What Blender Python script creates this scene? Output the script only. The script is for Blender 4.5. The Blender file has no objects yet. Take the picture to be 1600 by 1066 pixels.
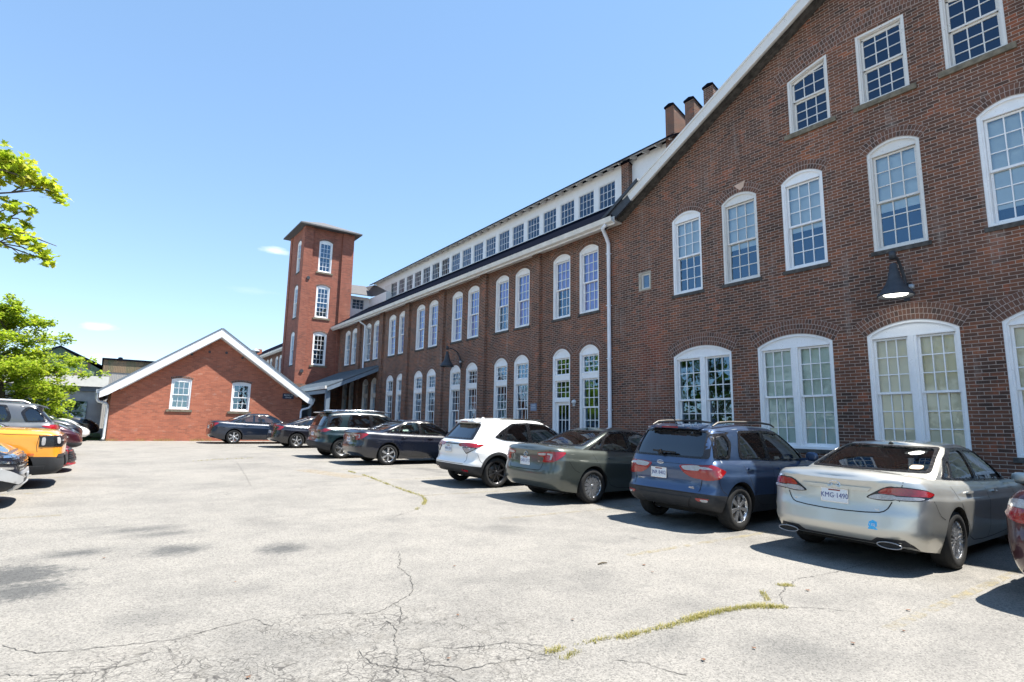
import bpy, bmesh, math, random
from mathutils import Vector, Matrix, geometry, bvhtree, noise
R=math.radians
scene=bpy.context.scene
COL=scene.collection
# ------------------------------------------------------------------ camera, sky, sun, exposure
CAM_H=1.62
def make_camera():
    cam=bpy.data.cameras.new('camera'); ob=bpy.data.objects.new('camera',cam); COL.objects.link(ob)
    pitch,roll,yaw=0.150822,0.017639,0.622183
    cp,sp,cr,sr,cy,sy=math.cos(pitch),math.sin(pitch),math.cos(roll),math.sin(roll),math.cos(yaw),math.sin(yaw)
    fwd=Vector((sy*cp,cy*cp,sp)); right=Vector((cy,-sy,0)); up=right.cross(fwd)
    r2=right*cr+up*sr; u2=up*cr-right*sr
    m=Matrix((r2,u2,-fwd)).transposed().to_4x4(); m.translation=Vector((0,0,CAM_H)); ob.matrix_world=m
    cam.sensor_width=36; cam.lens=888/1600*36; cam.clip_start=0.05; cam.clip_end=4000
    scene.camera=ob
make_camera()
SUN=Vector((0.365,-0.27,1.0)).normalized()
elev=math.asin(SUN.z); az=math.atan2(SUN.x,SUN.y)
W=bpy.data.worlds.new('World'); scene.world=W; W.use_nodes=True
nt=W.node_tree; nt.nodes.clear()
o_=nt.nodes.new('ShaderNodeOutputWorld'); bg=nt.nodes.new('ShaderNodeBackground'); sky=nt.nodes.new('ShaderNodeTexSky')
sky.sky_type='NISHITA'; sky.sun_disc=False; sky.sun_elevation=elev; sky.sun_rotation=az
sky.air_density=1.0; sky.dust_density=0.0; sky.ozone_density=0.6; sky.altitude=2500
bg.inputs['Strength'].default_value=0.15
# small fair-weather clouds, fixed by direction in the sky
def cloud_nodes():
    N=nt.nodes; L=nt.links
    tc=N.new('ShaderNodeTexCoord')
    gm=N.new('ShaderNodeGamma'); gm.inputs[1].default_value=.56; L.new(sky.outputs[0],gm.inputs[0]); hs=N.new('ShaderNodeHueSaturation'); hs.inputs['Saturation'].default_value=1.42; L.new(gm.outputs[0],hs.inputs['Color']); last=hs.outputs[0]
    def d(x,y):
        cam=scene.camera.matrix_world.to_3x3()
        v=cam@Vector(((x-800)/888,-(y-533)/888,-1)); return v.normalized()
    nz=N.new('ShaderNodeTexNoise'); nz.inputs['Scale'].default_value=26; nz.inputs['Detail'].default_value=6; nz.inputs['Roughness'].default_value=.62
    mp=N.new('ShaderNodeMapping'); mp.inputs['Scale'].default_value=(1,1,3.2); L.new(tc.outputs['Generated'],mp.inputs[0]); L.new(mp.outputs[0],nz.inputs[0])
    for (x,y,rw,rh,s) in ((430,392,.024,.0060,.7),(156,511,.034,.0060,.8),(395,455,.04,.006,.12),(160,560,.02,.008,.5),(60,520,.03,.01,.4)):
        c=d(x,y)
        right=Vector((c.y,-c.x,0)).normalized(); up=right.cross(c).normalized()
        def dot(v,k):
            n=N.new('ShaderNodeVectorMath'); n.operation='DOT_PRODUCT'; L.new(tc.outputs['Generated'],n.inputs[0]); n.inputs[1].default_value=v/k; return n.outputs['Value']
        def m(op,a,b=None,clamp=False):
            n=N.new('ShaderNodeMath'); n.operation=op; n.use_clamp=clamp
            for i,q in enumerate((a,b)):
                if q is None: continue
                if isinstance(q,(int,float)): n.inputs[i].default_value=q
                else: L.new(q,n.inputs[i])
            return n.outputs[0]
        a=dot(right,rw); b=dot(up,rh)
        r=m('SQRT',m('ADD',m('MULTIPLY',a,a),m('MULTIPLY',b,b)))
        f=m('SUBTRACT',1.0,r); f=m('ADD',f,m('MULTIPLY',m('SUBTRACT',nz.outputs['Fac'],.52),2.2))
        front=m('GREATER_THAN',dot(c,1.0),.5)
        f=m('MULTIPLY',m('MULTIPLY',f,1.1,True),s); f=m('MULTIPLY',f,front)
        mx=N.new('ShaderNodeMix'); mx.data_type='RGBA'; L.new(f,mx.inputs['Factor']); L.new(last,mx.inputs['A']); mx.inputs['B'].default_value=(2.3,2.45,2.55,1)
        last=mx.outputs['Result']
    return last
nt.links.new(cloud_nodes(),bg.inputs['Color']); nt.links.new(bg.outputs[0],o_.inputs[0])
sl=bpy.data.lights.new('sun','SUN'); sl.energy=3.4; sl.angle=R(0.53); sl.color=(1.0,0.955,0.88)
so=bpy.data.objects.new('sun',sl); COL.objects.link(so); so.rotation_euler=SUN.to_track_quat('Z','Y').to_euler(); so.location=(0,0,60)
scene.view_settings.view_transform='Standard'; scene.view_settings.look='None'
scene.view_settings.exposure=1.90; scene.view_settings.gamma=1.0; scene.view_settings.use_curve_mapping=False
scene.render.engine='CYCLES'
scene.cycles.max_bounces=8; scene.cycles.transparent_max_bounces=12; scene.cycles.glossy_bounces=4
scene.cycles.caustics_reflective=False; scene.cycles.caustics_refractive=False

# ------------------------------------------------------------------ objects, tags
def link(o): COL.objects.link(o); return o
def tag(o,label=None,cat=None,group=None,kind=None):
    if label: o['label']=label
    if cat: o['category']=cat
    if group: o['group']=group
    if kind: o['kind']=kind
    return o
def thing(name,label,cat,loc=(0,0,0),rz=0,group=None,rx=0):
    o=bpy.data.objects.new(name,None); link(o); o.location=loc; o.rotation_euler=(rx,0,rz); o.empty_display_size=.3
    return tag(o,label,cat,group)
def copy_tree(o,parent=None):
    c=o.copy(); link(c); c.parent=parent
    for ch in o.children: copy_tree(ch,c)
    return c
class MB:
    def __init__(s): s.v=[];s.f=[];s.m=[];s.sm=[]
    def add(s,vs,fs,mi=0,smooth=False):
        b=len(s.v); s.v+= [tuple(p) for p in vs]
        for f in fs: s.f.append(tuple(b+i for i in f)); s.m.append(mi); s.sm.append(smooth)
        return s
    def quad(s,a,b,c,d,mi=0): return s.add([a,b,c,d],[(0,1,2,3)],mi)
    def box(s,x0,x1,y0,y1,z0,z1,mi=0):
        if x0>x1:x0,x1=x1,x0
        if y0>y1:y0,y1=y1,y0
        if z0>z1:z0,z1=z1,z0
        v=[(x0,y0,z0),(x1,y0,z0),(x1,y1,z0),(x0,y1,z0),(x0,y0,z1),(x1,y0,z1),(x1,y1,z1),(x0,y1,z1)]
        return s.add(v,[(0,3,2,1),(4,5,6,7),(0,1,5,4),(1,2,6,5),(2,3,7,6),(3,0,4,7)],mi)
    def extr(s,pts,off,mi=0,smooth=False,caps=True):
        n=len(pts); off=Vector(off); a=[Vector(p) for p in pts]; v=a+[p+off for p in a]
        fs=[(i,(i+1)%n,n+(i+1)%n,n+i) for i in range(n)]
        s.add(v,fs,mi,smooth)
        if caps: s.add(v,[tuple(range(n))[::-1],tuple(range(n,2*n))],mi)
        return s
    def bar(s,a,b,w,h=None,mi=0,up=(0,0,1)):
        h=h or w; a=Vector(a);b=Vector(b);d=(b-a).normalized(); u=Vector(up)
        if abs(d.dot(u))>.98: u=Vector((1,0,0))
        r=d.cross(u).normalized()*w/2; q=r.cross(d).normalized()*h/2
        return s.extr([a+r+q,a-r+q,a-r-q,a+r-q],b-a,mi)
    def tube(s,path,r,n=10,mi=0,caps=True,smooth=True):
        P=[Vector(p) for p in path]; rs=r if isinstance(r,(list,tuple)) else [r]*len(P)
        vs=[]; u=None
        for i,p in enumerate(P):
            d=(P[min(i+1,len(P)-1)]-P[max(i-1,0)]).normalized()
            if u is None: u=d.orthogonal().normalized()
            else:
                u=(u-d*u.dot(d)); u=u.normalized() if u.length>1e-6 else d.orthogonal().normalized()
            w=d.cross(u)
            for k in range(n):
                a=2*math.pi*k/n; vs.append(p+(u*math.cos(a)+w*math.sin(a))*rs[i])
        fs=[(i*n+k,i*n+(k+1)%n,(i+1)*n+(k+1)%n,(i+1)*n+k) for i in range(len(P)-1) for k in range(n)]
        s.add(vs,fs,mi,smooth)
        if caps: s.add(vs[:n],[tuple(range(n))[::-1]],mi); s.add(vs[-n:],[tuple(range(n))],mi)
        return s
    def lathe(s,prof,n=32,mi=0,axis='Z',c=(0,0,0),smooth=True):
        vs=[]
        for (r,h) in prof:
            for k in range(n):
                a=2*math.pi*k/n; x,y=r*math.cos(a),r*math.sin(a)
                p={'Z':(x,y,h),'Y':(x,h,y),'X':(h,x,y)}[axis]; vs.append((p[0]+c[0],p[1]+c[1],p[2]+c[2]))
        fs=[(i*n+k,i*n+(k+1)%n,(i+1)*n+(k+1)%n,(i+1)*n+k) for i in range(len(prof)-1) for k in range(n)]
        if axis=='Y': fs=[f[::-1] for f in fs]
        return s.add(vs,fs,mi,smooth)
    def build(s,name,mats,parent=None,loc=None,rz=0):
        me=bpy.data.meshes.new(name); me.from_pydata(s.v,[],s.f)
        for m in (mats if isinstance(mats,(list,tuple)) else [mats]): me.materials.append(m)
        me.polygons.foreach_set('material_index',s.m); me.polygons.foreach_set('use_smooth',s.sm); me.update()
        o=bpy.data.objects.new(name,me); link(o)
        if parent is not None: o.parent=parent
        if loc is not None: o.location=loc
        if rz: o.rotation_euler=(0,0,rz)
        return o
def sharp(o,ang=35):
    # split shading at hard edges
    me=o.data; bm=bmesh.new(); bm.from_mesh(me); a=R(ang)
    for e in bm.edges:
        if len(e.link_faces)!=2 or e.calc_face_angle(0)>a: e.smooth=False
    for f in bm.faces: f.smooth=True
    bm.to_mesh(me); bm.free(); return o
# ------------------------------------------------------------------ materials
class NT:
    def __init__(s,name):
        s.mat=bpy.data.materials.new(name); s.mat.use_nodes=True; s.t=s.mat.node_tree; s.N=s.t.nodes; s.N.clear()
        s.out=s.N.new('ShaderNodeOutputMaterial'); s.b=s.N.new('ShaderNodeBsdfPrincipled'); s.l(s.b.outputs[0],s.out.inputs[0])
    def l(s,a,b): s.t.links.new(a,b)
    def n(s,t,**k):
        x=s.N.new(t)
        for a,b in k.items():
            if a in x.inputs.keys() if hasattr(x.inputs,'keys') else False: s.set(x.inputs[a],b)
            else: setattr(x,a,b)
        return x
    def set(s,i,v):
        if hasattr(v,'is_output') or isinstance(v,bpy.types.NodeSocket): s.l(v,i)
        elif isinstance(v,(tuple,list)) and len(v)==3 and i.type=='RGBA': i.default_value=(*v,1)
        else: i.default_value=v
    def node(s,t,props={},**inp):
        x=s.N.new(t)
        for a,b in props.items(): setattr(x,a,b)
        for a,b in inp.items(): s.set(x.inputs[a.replace('_',' ')],b)
        return x
    def math(s,op,a,b=0.0,c=None,clamp=False):
        x=s.N.new('ShaderNodeMath'); x.operation=op; x.use_clamp=clamp
        s.set(x.inputs[0],a); s.set(x.inputs[1],b)
        if c is not None: s.set(x.inputs[2],c)
        return x.outputs[0]
    def mix(s,f,a,b,mode='MIX'):
        x=s.N.new('ShaderNodeMix'); x.data_type='RGBA'; x.blend_type=mode
        s.set(x.inputs['Factor'],f); s.set(x.inputs['A'],a); s.set(x.inputs['B'],b); return x.outputs['Result']
    def ramp(s,f,stops,interp='LINEAR'):
        x=s.N.new('ShaderNodeValToRGB'); r=x.color_ramp; r.interpolation=interp
        while len(r.elements)<len(stops): r.elements.new(.5)
        for e,(p,c) in zip(r.elements,stops):
            e.position=p; e.color=(*c,1) if isinstance(c,(tuple,list)) else (c,c,c,1)
        s.set(x.inputs[0],f); return x.outputs[0]
    def noise(s,vec,scale,detail=4,rough=.55,dist=0):
        x=s.N.new('ShaderNodeTexNoise'); s.set(x.inputs['Scale'],scale); x.inputs['Detail'].default_value=detail; x.inputs['Roughness'].default_value=rough; x.inputs['Distortion'].default_value=dist
        if vec is not None: s.l(vec,x.inputs['Vector'])
        return x.outputs['Fac']
    def pos(s): return s.N.new('ShaderNodeNewGeometry').outputs['Position']
    def sep(s,v):
        x=s.N.new('ShaderNodeSeparateXYZ'); s.l(v,x.inputs[0]); return x.outputs
    def comb(s,x=0.,y=0.,z=0.):
        q=s.N.new('ShaderNodeCombineXYZ'); s.set(q.inputs[0],x); s.set(q.inputs[1],y); s.set(q.inputs[2],z); return q.outputs[0]
    def scale(s,v,sc):
        x=s.N.new('ShaderNodeVectorMath'); x.operation='MULTIPLY'; s.l(v,x.inputs[0]); x.inputs[1].default_value=sc; return x.outputs[0]
    def bump(s,h,strength=.3,dist=.01):
        x=s.N.new('ShaderNodeBump'); x.inputs['Strength'].default_value=strength; x.inputs['Distance'].default_value=dist; s.l(h,x.inputs['Height']); s.l(x.outputs[0],s.b.inputs['Normal']); return x
    def base(s,c,rough=None,**k):
        s.set(s.b.inputs['Base Color'],c)
        if rough is not None: s.set(s.b.inputs['Roughness'],rough)
        for a,b in k.items(): s.set(s.b.inputs[a.replace('_',' ')],b)
        return s.mat
def plain(name,c,rough=.5,var=.08,scale=6,metal=0,spec=.5,**k):
    m=NT(name); p=m.pos(); n=m.noise(p,scale,5,.6)
    lo=tuple(x*(1-var) for x in c); hi=tuple(min(1,x*(1+var)) for x in c)
    col=m.ramp(n,[(.3,lo),(.7,hi)]); rr=m.ramp(m.noise(p,scale*3,3),[(.3,max(0,rough-.06)),(.7,min(1,rough+.08))])
    m.base(col,rr,Metallic=metal); m.b.inputs['Specular IOR Level'].default_value=spec
    for a,b in k.items(): m.set(m.b.inputs[a.replace('_',' ')],b)
    return m.mat

def brick_mat(name,stops,mortar,orange=0.0,bigv=.9,dirt=.4,bw=.213,rh=.0677,ms=.0055,streak=0.0,seed=0,wear=0.0,eff=0.0):
    m=NT(name); g=m.N.new('ShaderNodeNewGeometry'); P=m.sep(g.outputs['Position']); Nn=m.sep(g.outputs['True Normal'])
    ax=m.math('GREATER_THAN',m.math('ABSOLUTE',Nn[0]),.7)
    u=m.math('ADD',m.math('MULTIPLY',P[1],ax),m.math('MULTIPLY',P[0],m.math('SUBTRACT',1.0,ax)))
    # courses wander a little
    wv=m.math('MULTIPLY',m.math('SUBTRACT',m.noise(g.outputs['Position'],.9,2),.5),.03)
    vec=m.comb(m.math('ADD',u,50.0+seed),m.math('ADD',m.math('ADD',P[2],20.0),wv),0.0)
    b=m.N.new('ShaderNodeTexBrick'); b.offset=.5; b.offset_frequency=2; b.squash=1
    m.l(vec,b.inputs['Vector']); b.inputs['Scale'].default_value=1; b.inputs['Brick Width'].default_value=bw; b.inputs['Row Height'].default_value=rh
    b.inputs['Mortar Size'].default_value=ms; b.inputs['Mortar Smooth'].default_value=.25; b.inputs['Bias'].default_value=0
    b.inputs['Color1'].default_value=(0,0,0,1); b.inputs['Color2'].default_value=(1,1,1,1); b.inputs['Mortar'].default_value=(.5,.5,.5,1)
    rnd=b.outputs['Color']; pos=g.outputs['Position']
    big=m.noise(pos,.55,4,.6); mid=m.noise(pos,2.6,4,.6); fine=m.noise(pos,45,4,.7)
    val=m.math('ADD',m.math('ADD',m.math('MULTIPLY',rnd,.8),.1),m.math('MULTIPLY',m.math('SUBTRACT',big,.5),bigv)); val=m.math('ADD',val,m.math('MULTIPLY',m.math('SUBTRACT',mid,.5),bigv*.6),clamp=True)
    col=m.ramp(val,stops)
    col=m.mix(m.math('MULTIPLY',m.math('SUBTRACT',fine,.3),.5,clamp=True),col,m.mix(1.0,col,(.55,.52,.5),'MULTIPLY'))
    if orange>0:
        # patches where the surface has spalled to fresh orange brick
        s2=m.scale(pos,(1,1.3,.8)); o=m.noise(s2,1.9,6,.66); om=m.ramp(m.math('ADD',o,m.math('MULTIPLY',rnd,.10)),[(.66,0.0),(.71,orange)])
        col=m.mix(om,col,m.mix(rnd,(.22,.075,.045),(.33,.105,.055)))
        # gable wall: long scar left by an old downspout and rising damp near the seam
        d=m.math('ABSOLUTE',m.math('SUBTRACT',P[1],11.0)); s=m.math('SUBTRACT',1.0,m.math('MULTIPLY',d,1.15),clamp=True)
        hgt=m.math('MULTIPLY',m.math('SUBTRACT',5.8,P[2],clamp=True),1.0); s=m.math('MULTIPLY',s,hgt)
        s=m.math('MULTIPLY',s,m.ramp(m.math('ADD',m.noise(m.scale(pos,(1,1,.6)),3.0,5,.7),m.math('MULTIPLY',rnd,.12)),[(.46,0.0),(.62,1.0)]))
        col=m.mix(m.math('MULTIPLY',s,.62),col,(.27,.072,.042))
    if wear>0:
        w=m.ramp(m.noise(m.scale(pos,(1,1,1.8)),2.2,6,.7),[(.6,0.0),(.72,wear)]); col=m.mix(w,col,(.5,.36,.3))
    mcol=m.mix(m.noise(pos,3,4),tuple(c*.7 for c in mortar),mortar)
    col=m.mix(b.outputs['Fac'],col,mcol)
    dm=m.ramp(m.noise(m.scale(pos,(1,1,.35)),1.1,5,.65),[(.42,0.0),(.75,dirt)]); col=m.mix(dm,col,m.mix(1.0,col,(.42,.42,.43),'MULTIPLY'))
    if eff>0:
        e1=m.ramp(m.noise(m.scale(pos,(1,2.2,.30)),1.0,6,.72),[(.56,0.0),(.70,eff)]); e1=m.math('MULTIPLY',e1,m.ramp(m.noise(pos,6,4,.7),[(.35,.3),(.6,1.0)])); col=m.mix(e1,col,(.34,.30,.27))
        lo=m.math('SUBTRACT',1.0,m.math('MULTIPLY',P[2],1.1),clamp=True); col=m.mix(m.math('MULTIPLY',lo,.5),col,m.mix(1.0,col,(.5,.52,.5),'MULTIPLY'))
    m.base(col,.9); m.b.inputs['Specular IOR Level'].default_value=.25
    h=m.math('SUBTRACT',m.math('MULTIPLY',fine,.35),b.outputs['Fac']); m.bump(h,.7,.006)
    return m.mat
M={}
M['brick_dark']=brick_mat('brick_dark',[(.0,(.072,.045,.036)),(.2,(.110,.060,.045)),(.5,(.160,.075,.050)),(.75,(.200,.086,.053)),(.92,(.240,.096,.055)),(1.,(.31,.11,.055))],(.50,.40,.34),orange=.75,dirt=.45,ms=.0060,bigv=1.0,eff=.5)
M['brick_arch']=None
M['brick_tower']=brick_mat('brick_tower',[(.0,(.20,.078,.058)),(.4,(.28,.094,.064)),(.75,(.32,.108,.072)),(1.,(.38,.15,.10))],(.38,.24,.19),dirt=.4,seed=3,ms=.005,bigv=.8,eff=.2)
M['brick_red']=brick_mat('brick_red',[(.0,(.29,.108,.072)),(.3,(.38,.128,.080)),(.7,(.45,.15,.090)),(.93,(.49,.175,.105)),(1.,(.54,.26,.18))],(.42,.25,.18),dirt=.2,seed=7,ms=.0045,wear=.45,bigv=.45)
def arch_mat():
    m=NT('brick_voussoir'); g=m.N.new('ShaderNodeNewGeometry'); oi=m.N.new('ShaderNodeObjectInfo')
    f=m.math('FRACT',m.math('ADD',g.outputs['Random Per Island'],oi.outputs['Random']))
    col=m.ramp(f,[(0,(.08,.048,.038)),(.3,(.135,.068,.048)),(.7,(.17,.08,.054)),(1,(.21,.094,.058))])
    n=m.noise(g.outputs['Position'],40,4,.7); col=m.mix(m.math('MULTIPLY',n,.5),col,m.mix(1.0,col,(.5,.5,.5),'MULTIPLY'))
    m.base(col,.9); m.bump(n,.4,.004); return m.mat
M['brick_arch']=arch_mat()
M['mortar']=plain('mortar',(.38,.31,.28),.95,.25,20)
def paint_white(name,c,chips=.35):
    m=NT(name); p=m.pos(); n=m.noise(p,5,6,.7); f=m.noise(p,38,4,.7)
    col=m.ramp(n,[(.35,tuple(x*.9 for x in c)),(.7,c)])
    ch=m.ramp(m.math('ADD',f,m.math('MULTIPLY',n,.6)),[(.93,0.0),(1.0,chips)]); col=m.mix(ch,col,(.22,.19,.16))
    m.base(col,.5); m.bump(f,.12,.003); return m.mat
M['white']=paint_white('white_paint',(.87,.87,.88))
M['white_worn']=paint_white('weathered_white_paint',(.74,.72,.69),.85)
M['stone']=plain('sill_stone',(.17,.145,.105),.9,.45,7)
M['stone_dark']=plain('tarnished_sill',(.07,.065,.06),.9,.6,8)
M['roof_dark']=plain('dark_roofing',(.007,.009,.016),1.0,.2,4,spec=.0)
M['shingle']=plain('grey_shingle',(.11,.11,.115),.9,.25,14)
M['metal_roof']=plain('seamed_metal_roof',(.17,.21,.25),.4,.1,3,metal=.3)
M['steel_blue']=plain('blue_grey_paint',(.16,.21,.27),.5,.12,4)
M['gutter']=plain('gutter_paint',(.66,.64,.60),.45,.12,3)
M['pipe']=plain('downspout_paint',(.74,.78,.86),.4,.08,3)
M['zinc']=plain('galvanised_pipe',(.42,.45,.48),.45,.15,5,metal=.4)
M['iron']=plain('dark_bronze_iron',(.035,.04,.05),.6,.3,8)
M['interior']=plain('interior_gloom',(.012,.012,.013),.9,.3,1)
M['blind_pale']=plain('pale_roller_blind',(.78,.90,.88),.7,.06,2)
M['blind_green']=plain('green_grey_blind',(.60,.72,.64),.7,.1,2)
M['blind_cream']=plain('cream_blind',(.88,.80,.58),.7,.08,2)
M['curtain']=plain('violet_curtain',(.42,.34,.82),.8,.18,4)
def glass_mat(name,tint=(.85,.9,.9),refl=1.25,wavy=.02,base=.04,gcol=(.95,.97,1,1)):
    m=NT(name); m.N.remove(m.b)
    p=m.pos(); n=m.noise(p,2.2,2,.5); bp=m.N.new('ShaderNodeBump'); bp.inputs['Strength'].default_value=wavy; bp.inputs['Distance'].default_value=.2; m.l(n,bp.inputs['Height'])
    gl=m.N.new('ShaderNodeBsdfGlossy'); gl.inputs['Roughness'].default_value=.0; gl.inputs['Color'].default_value=gcol; m.l(bp.outputs[0],gl.inputs['Normal'])
    tr=m.N.new('ShaderNodeBsdfTransparent'); tr.inputs['Color'].default_value=(*tint,1)
    fr=m.N.new('ShaderNodeFresnel'); fr.inputs['IOR'].default_value=1.5
    f=m.math('MULTIPLY',m.math('ADD',fr.outputs[0],base),refl,clamp=True)
    mx=m.N.new('ShaderNodeMixShader'); m.l(f,mx.inputs[0]); m.l(tr.outputs[0],mx.inputs[1]); m.l(gl.outputs[0],mx.inputs[2]); m.l(mx.outputs[0],m.out.inputs[0])
    return m.mat
M['glass']=glass_mat('window_glass',(.92,.95,.96),2.0,.03,.05,(.48,.74,1,1))
M['glass_dark']=glass_mat('old_window_glass',(.4,.45,.52),1.45,.03,.03,(.5,.72,1,1))
M['glass_soft']=glass_mat('blind_window_glass',(.95,.97,.97),.75,.03,.015)
M['car_glass']=glass_mat('car_glass',(.55,.64,.60),1.5,.0,.03)
M['privacy_glass']=glass_mat('tinted_car_glass',(.06,.065,.07),1.6,.0,.03)
M['black_gap']=plain('black_gap',(.008,.008,.008),.8,.1,3)
# ------------------------------------------------------------------ ground height
def gz(y): 
    y=max(-30.,min(44.,y)); return 0.02*y
SLOPE=math.atan(.02)
# ------------------------------------------------------------------ windows
def arcf(w,hs,rise):
    # height of a segmental arch over x
    if rise<=0: return lambda x:hs
    r=(w*w/4+rise*rise)/(2*rise); cz=hs+rise-r
    return lambda x: cz+math.sqrt(max(0,r*r-x*x))
def outline(w,top,n=14):
    xs=[w/2-w*i/n for i in range(n+1)]
    return [(-w/2,0.),(w/2,0.)]+[(x,top(x)) for x in xs]
def rect_sash(mb,gl,x0,x1,z0,z1,y,cols,rows,st=.045,mun=.02,dp=.04,bot=None):
    bot=bot or st
    mb.box(x0,x0+st,y,y+dp,z0,z1); mb.box(x1-st,x1,y,y+dp,z0,z1)
    mb.box(x0+st,x1-st,y+.001,y+dp-.001,z1-st,z1); mb.box(x0+st,x1-st,y+.001,y+dp-.001,z0,z0+bot)
    a,b,c,d=x0+st,x1-st,z0+bot,z1-st
    for i in range(1,cols):
        x=a+(b-a)*i/cols; mb.box(x-mun/2,x+mun/2,y+.006,y+dp-.008,c,d)
    for j in range(1,rows):
        z=c+(d-c)*j/rows; mb.box(a,b,y+.0075,y+dp-.0095,z-mun/2,z+mun/2)
    gy=y+dp*.55; gl.quad((a,gy,c),(b,gy,c),(b,gy,d),(a,gy,d))
def window(name,w,hs,rise,kind,parent,loc,rz,blind=None,blind_to=.45,top=None,rows=3,cols=3,sill='stone',archrows=2,glass='glass',depth=.15,label=None,wh='white',inside=True,arch=True,seed=0):
    rnd=random.Random(seed)
    top=top or arcf(w,hs,rise)
    fr=MB(); sa=MB(); gl=MB()
    m=.055
    m=.022 if kind=='fixed' else m; out=outline(w,top); inn=[(max(-w/2+m,min(w/2-m,x)),(z-m if i>1 else m*.9)) for i,(x,z) in enumerate(out)]
    n=len(out)
    # brickmould ring and jamb lining
    y0=.012
    for i in range(n):
        j=(i+1)%n; a,b,c,d=out[i],out[j],inn[j],inn[i]
        fr.quad((a[0],y0,a[1]),(b[0],y0,b[1]),(c[0],y0,c[1]),(d[0],y0,d[1]))
        fr.quad((d[0],y0,d[1]),(c[0],y0,c[1]),(c[0],y0+.03,c[1]),(d[0],y0+.03,d[1]))
        e=[(p[0]*(1-.03/w*2),p[1]-.015 if k>1 else p[1]+.01) for k,p in ((i,inn[i]),(j,inn[j]))]
        fr.quad((d[0],y0+.03,d[1]),(c[0],y0+.03,c[1]),(e[1][0],y0+.03,e[1][1]),(e[0][0],y0+.03,e[0][1]))
        fr.quad((e[0][0],y0+.03,e[0][1]),(e[1][0],y0+.03,e[1][1]),(e[1][0],depth+.12,e[1][1]),(e[0][0],depth+.12,e[0][1]))
    X=w/2-m-.03; zs=hs-.03
    if rise>0:   # solid infill under the arch
        pts=[(x,top(x)-.035) for x in [X*(1-2*i/14) for i in range(15)]]
        fr.extr([(-X,.05,zs-.03),(X,.05,zs-.03)]+[(x,.05,z) for x,z in pts],(0,.03,0))
        fr.box(-X,X,.04,.09,zs-.045,zs-.005)
        ztop=zs-.045
    else: ztop=hs-m-.02
    zb=m
    def pair(x0,x1,z0,z1,rl=None):
        mid=rl if rl is not None else (z0+z1)/2
        rect_sash(sa,gl,x0,x1,mid-.02,z1,depth-.05,cols,rows,mun=.021)
        rect_sash(sa,gl,x0,x1,z0,mid+.02,depth-.005,cols,rows,mun=.021,bot=.07)
    if kind=='hung': pair(-X,X,zb,ztop)
    elif kind=='twin':
        fr.box(-.075,.075,.045,depth+.1,zb,ztop); fr.box(-.03,.03,.03,.045,zb,ztop)
        pair(-X,-.075,zb,ztop); pair(.075,X,zb,ztop)
    elif kind in('transom','door'):
        t0=hs-.67
        rect_sash(sa,gl,-X,X,t0,ztop,depth-.05,3,3)
        fr.box(-X,X,.03,depth+.05,t0-.19,t0-.001); fr.box(-X,X,.018,.03,t0-.03,t0-.001)
        if kind=='transom': pair(-X,X,zb,t0-.191,rl=hs-1.80)
        else:
            rect_sash(sa,gl,-X,X,hs-1.49,t0-.191,depth-.05,3,3)
            fr.box(-X,X,.03,depth+.05,hs-1.6,hs-1.491)
    elif kind=='slant':
        # old sash whose glazing follows the arch line
        rect_sash(sa,gl,-X,X,zb,.82,depth-.005,cols,3)
        za=.82
        f=lambda x: top(x)-m-.05
        for x0,x1 in((-X,-X+.04),(X-.04,X)): sa.extr([(x0,depth-.05,za),(x1,depth-.05,za),(x1,depth-.05,f(x1)),(x0,depth-.05,f(x0))],(0,.04,0))
        sa.box(-X,X,depth-.052,depth-.008,za,za+.04)
        k=10
        for i in range(k):
            x0=-X+2*X*i/k; x1=x0+2*X/k
            sa.extr([(x0,depth-.05,f(x0)-.03),(x1,depth-.05,f(x1)-.03),(x1,depth-.05,f(x1)+.03),(x0,depth-.05,f(x0)+.03)],(0,.04,0))
            gl.quad((x0,depth-.03,za),(x1,depth-.03,za),(x1,depth-.03,f(x1)),(x0,depth-.03,f(x0)))
        for i in range(1,3):
            x=-X+.04+(2*X-.08)*i/3; sa.extr([(x-.01,depth-.044,za),(x+.01,depth-.044,za),(x+.01,depth-.044,f(x+.01)),(x-.01,depth-.044,f(x-.01))],(0,.028,0))
        for z in (za+.3,za+.57):
            xs=[x for x in [-X+2*X*i/40 for i in range(41)] if f(x)>z]
            if xs: sa.box(min(xs),max(xs),depth-.042,depth-.018,z-.01,z+.01)
    elif kind=='fixed': rect_sash(sa,gl,-w/2+.03,w/2-.03,.02,hs-.02,.03,cols,rows,st=.022,mun=.019)
    f=fr.build(name,M[wh],parent,loc,rz)
    if label: f['label']=label
    sa.build('sash',M[wh],f); gl.build('pane',M[glass],f)
    if kind=='door':
        d=MB(); g2=MB(); z1=hs-1.601; z0=-.9
        rect_sash(d,g2,-X,X,z0,z1,depth-.03,3,4,st=.11,mun=.022,bot=.3); dd=d.build('door',M[wh],f); g2.build('door_pane',M['glass_dark'],f)
        k=MB(); k.tube([(X-.06,depth-.03,-.0),(X-.06,depth-.09,-.0),(X-.16,depth-.09,0)],.012,8); k.build('door_handle',M['zinc'],f)
    if sill:
        s=MB(); e=.05 if sill=='stone_dark' else .12; s.box(-w/2-e,w/2+e,-.03 if e<.1 else -.045,.12,-.09 if e<.1 else -.12,-.003); s.build('sill',M[sill],f)
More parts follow.
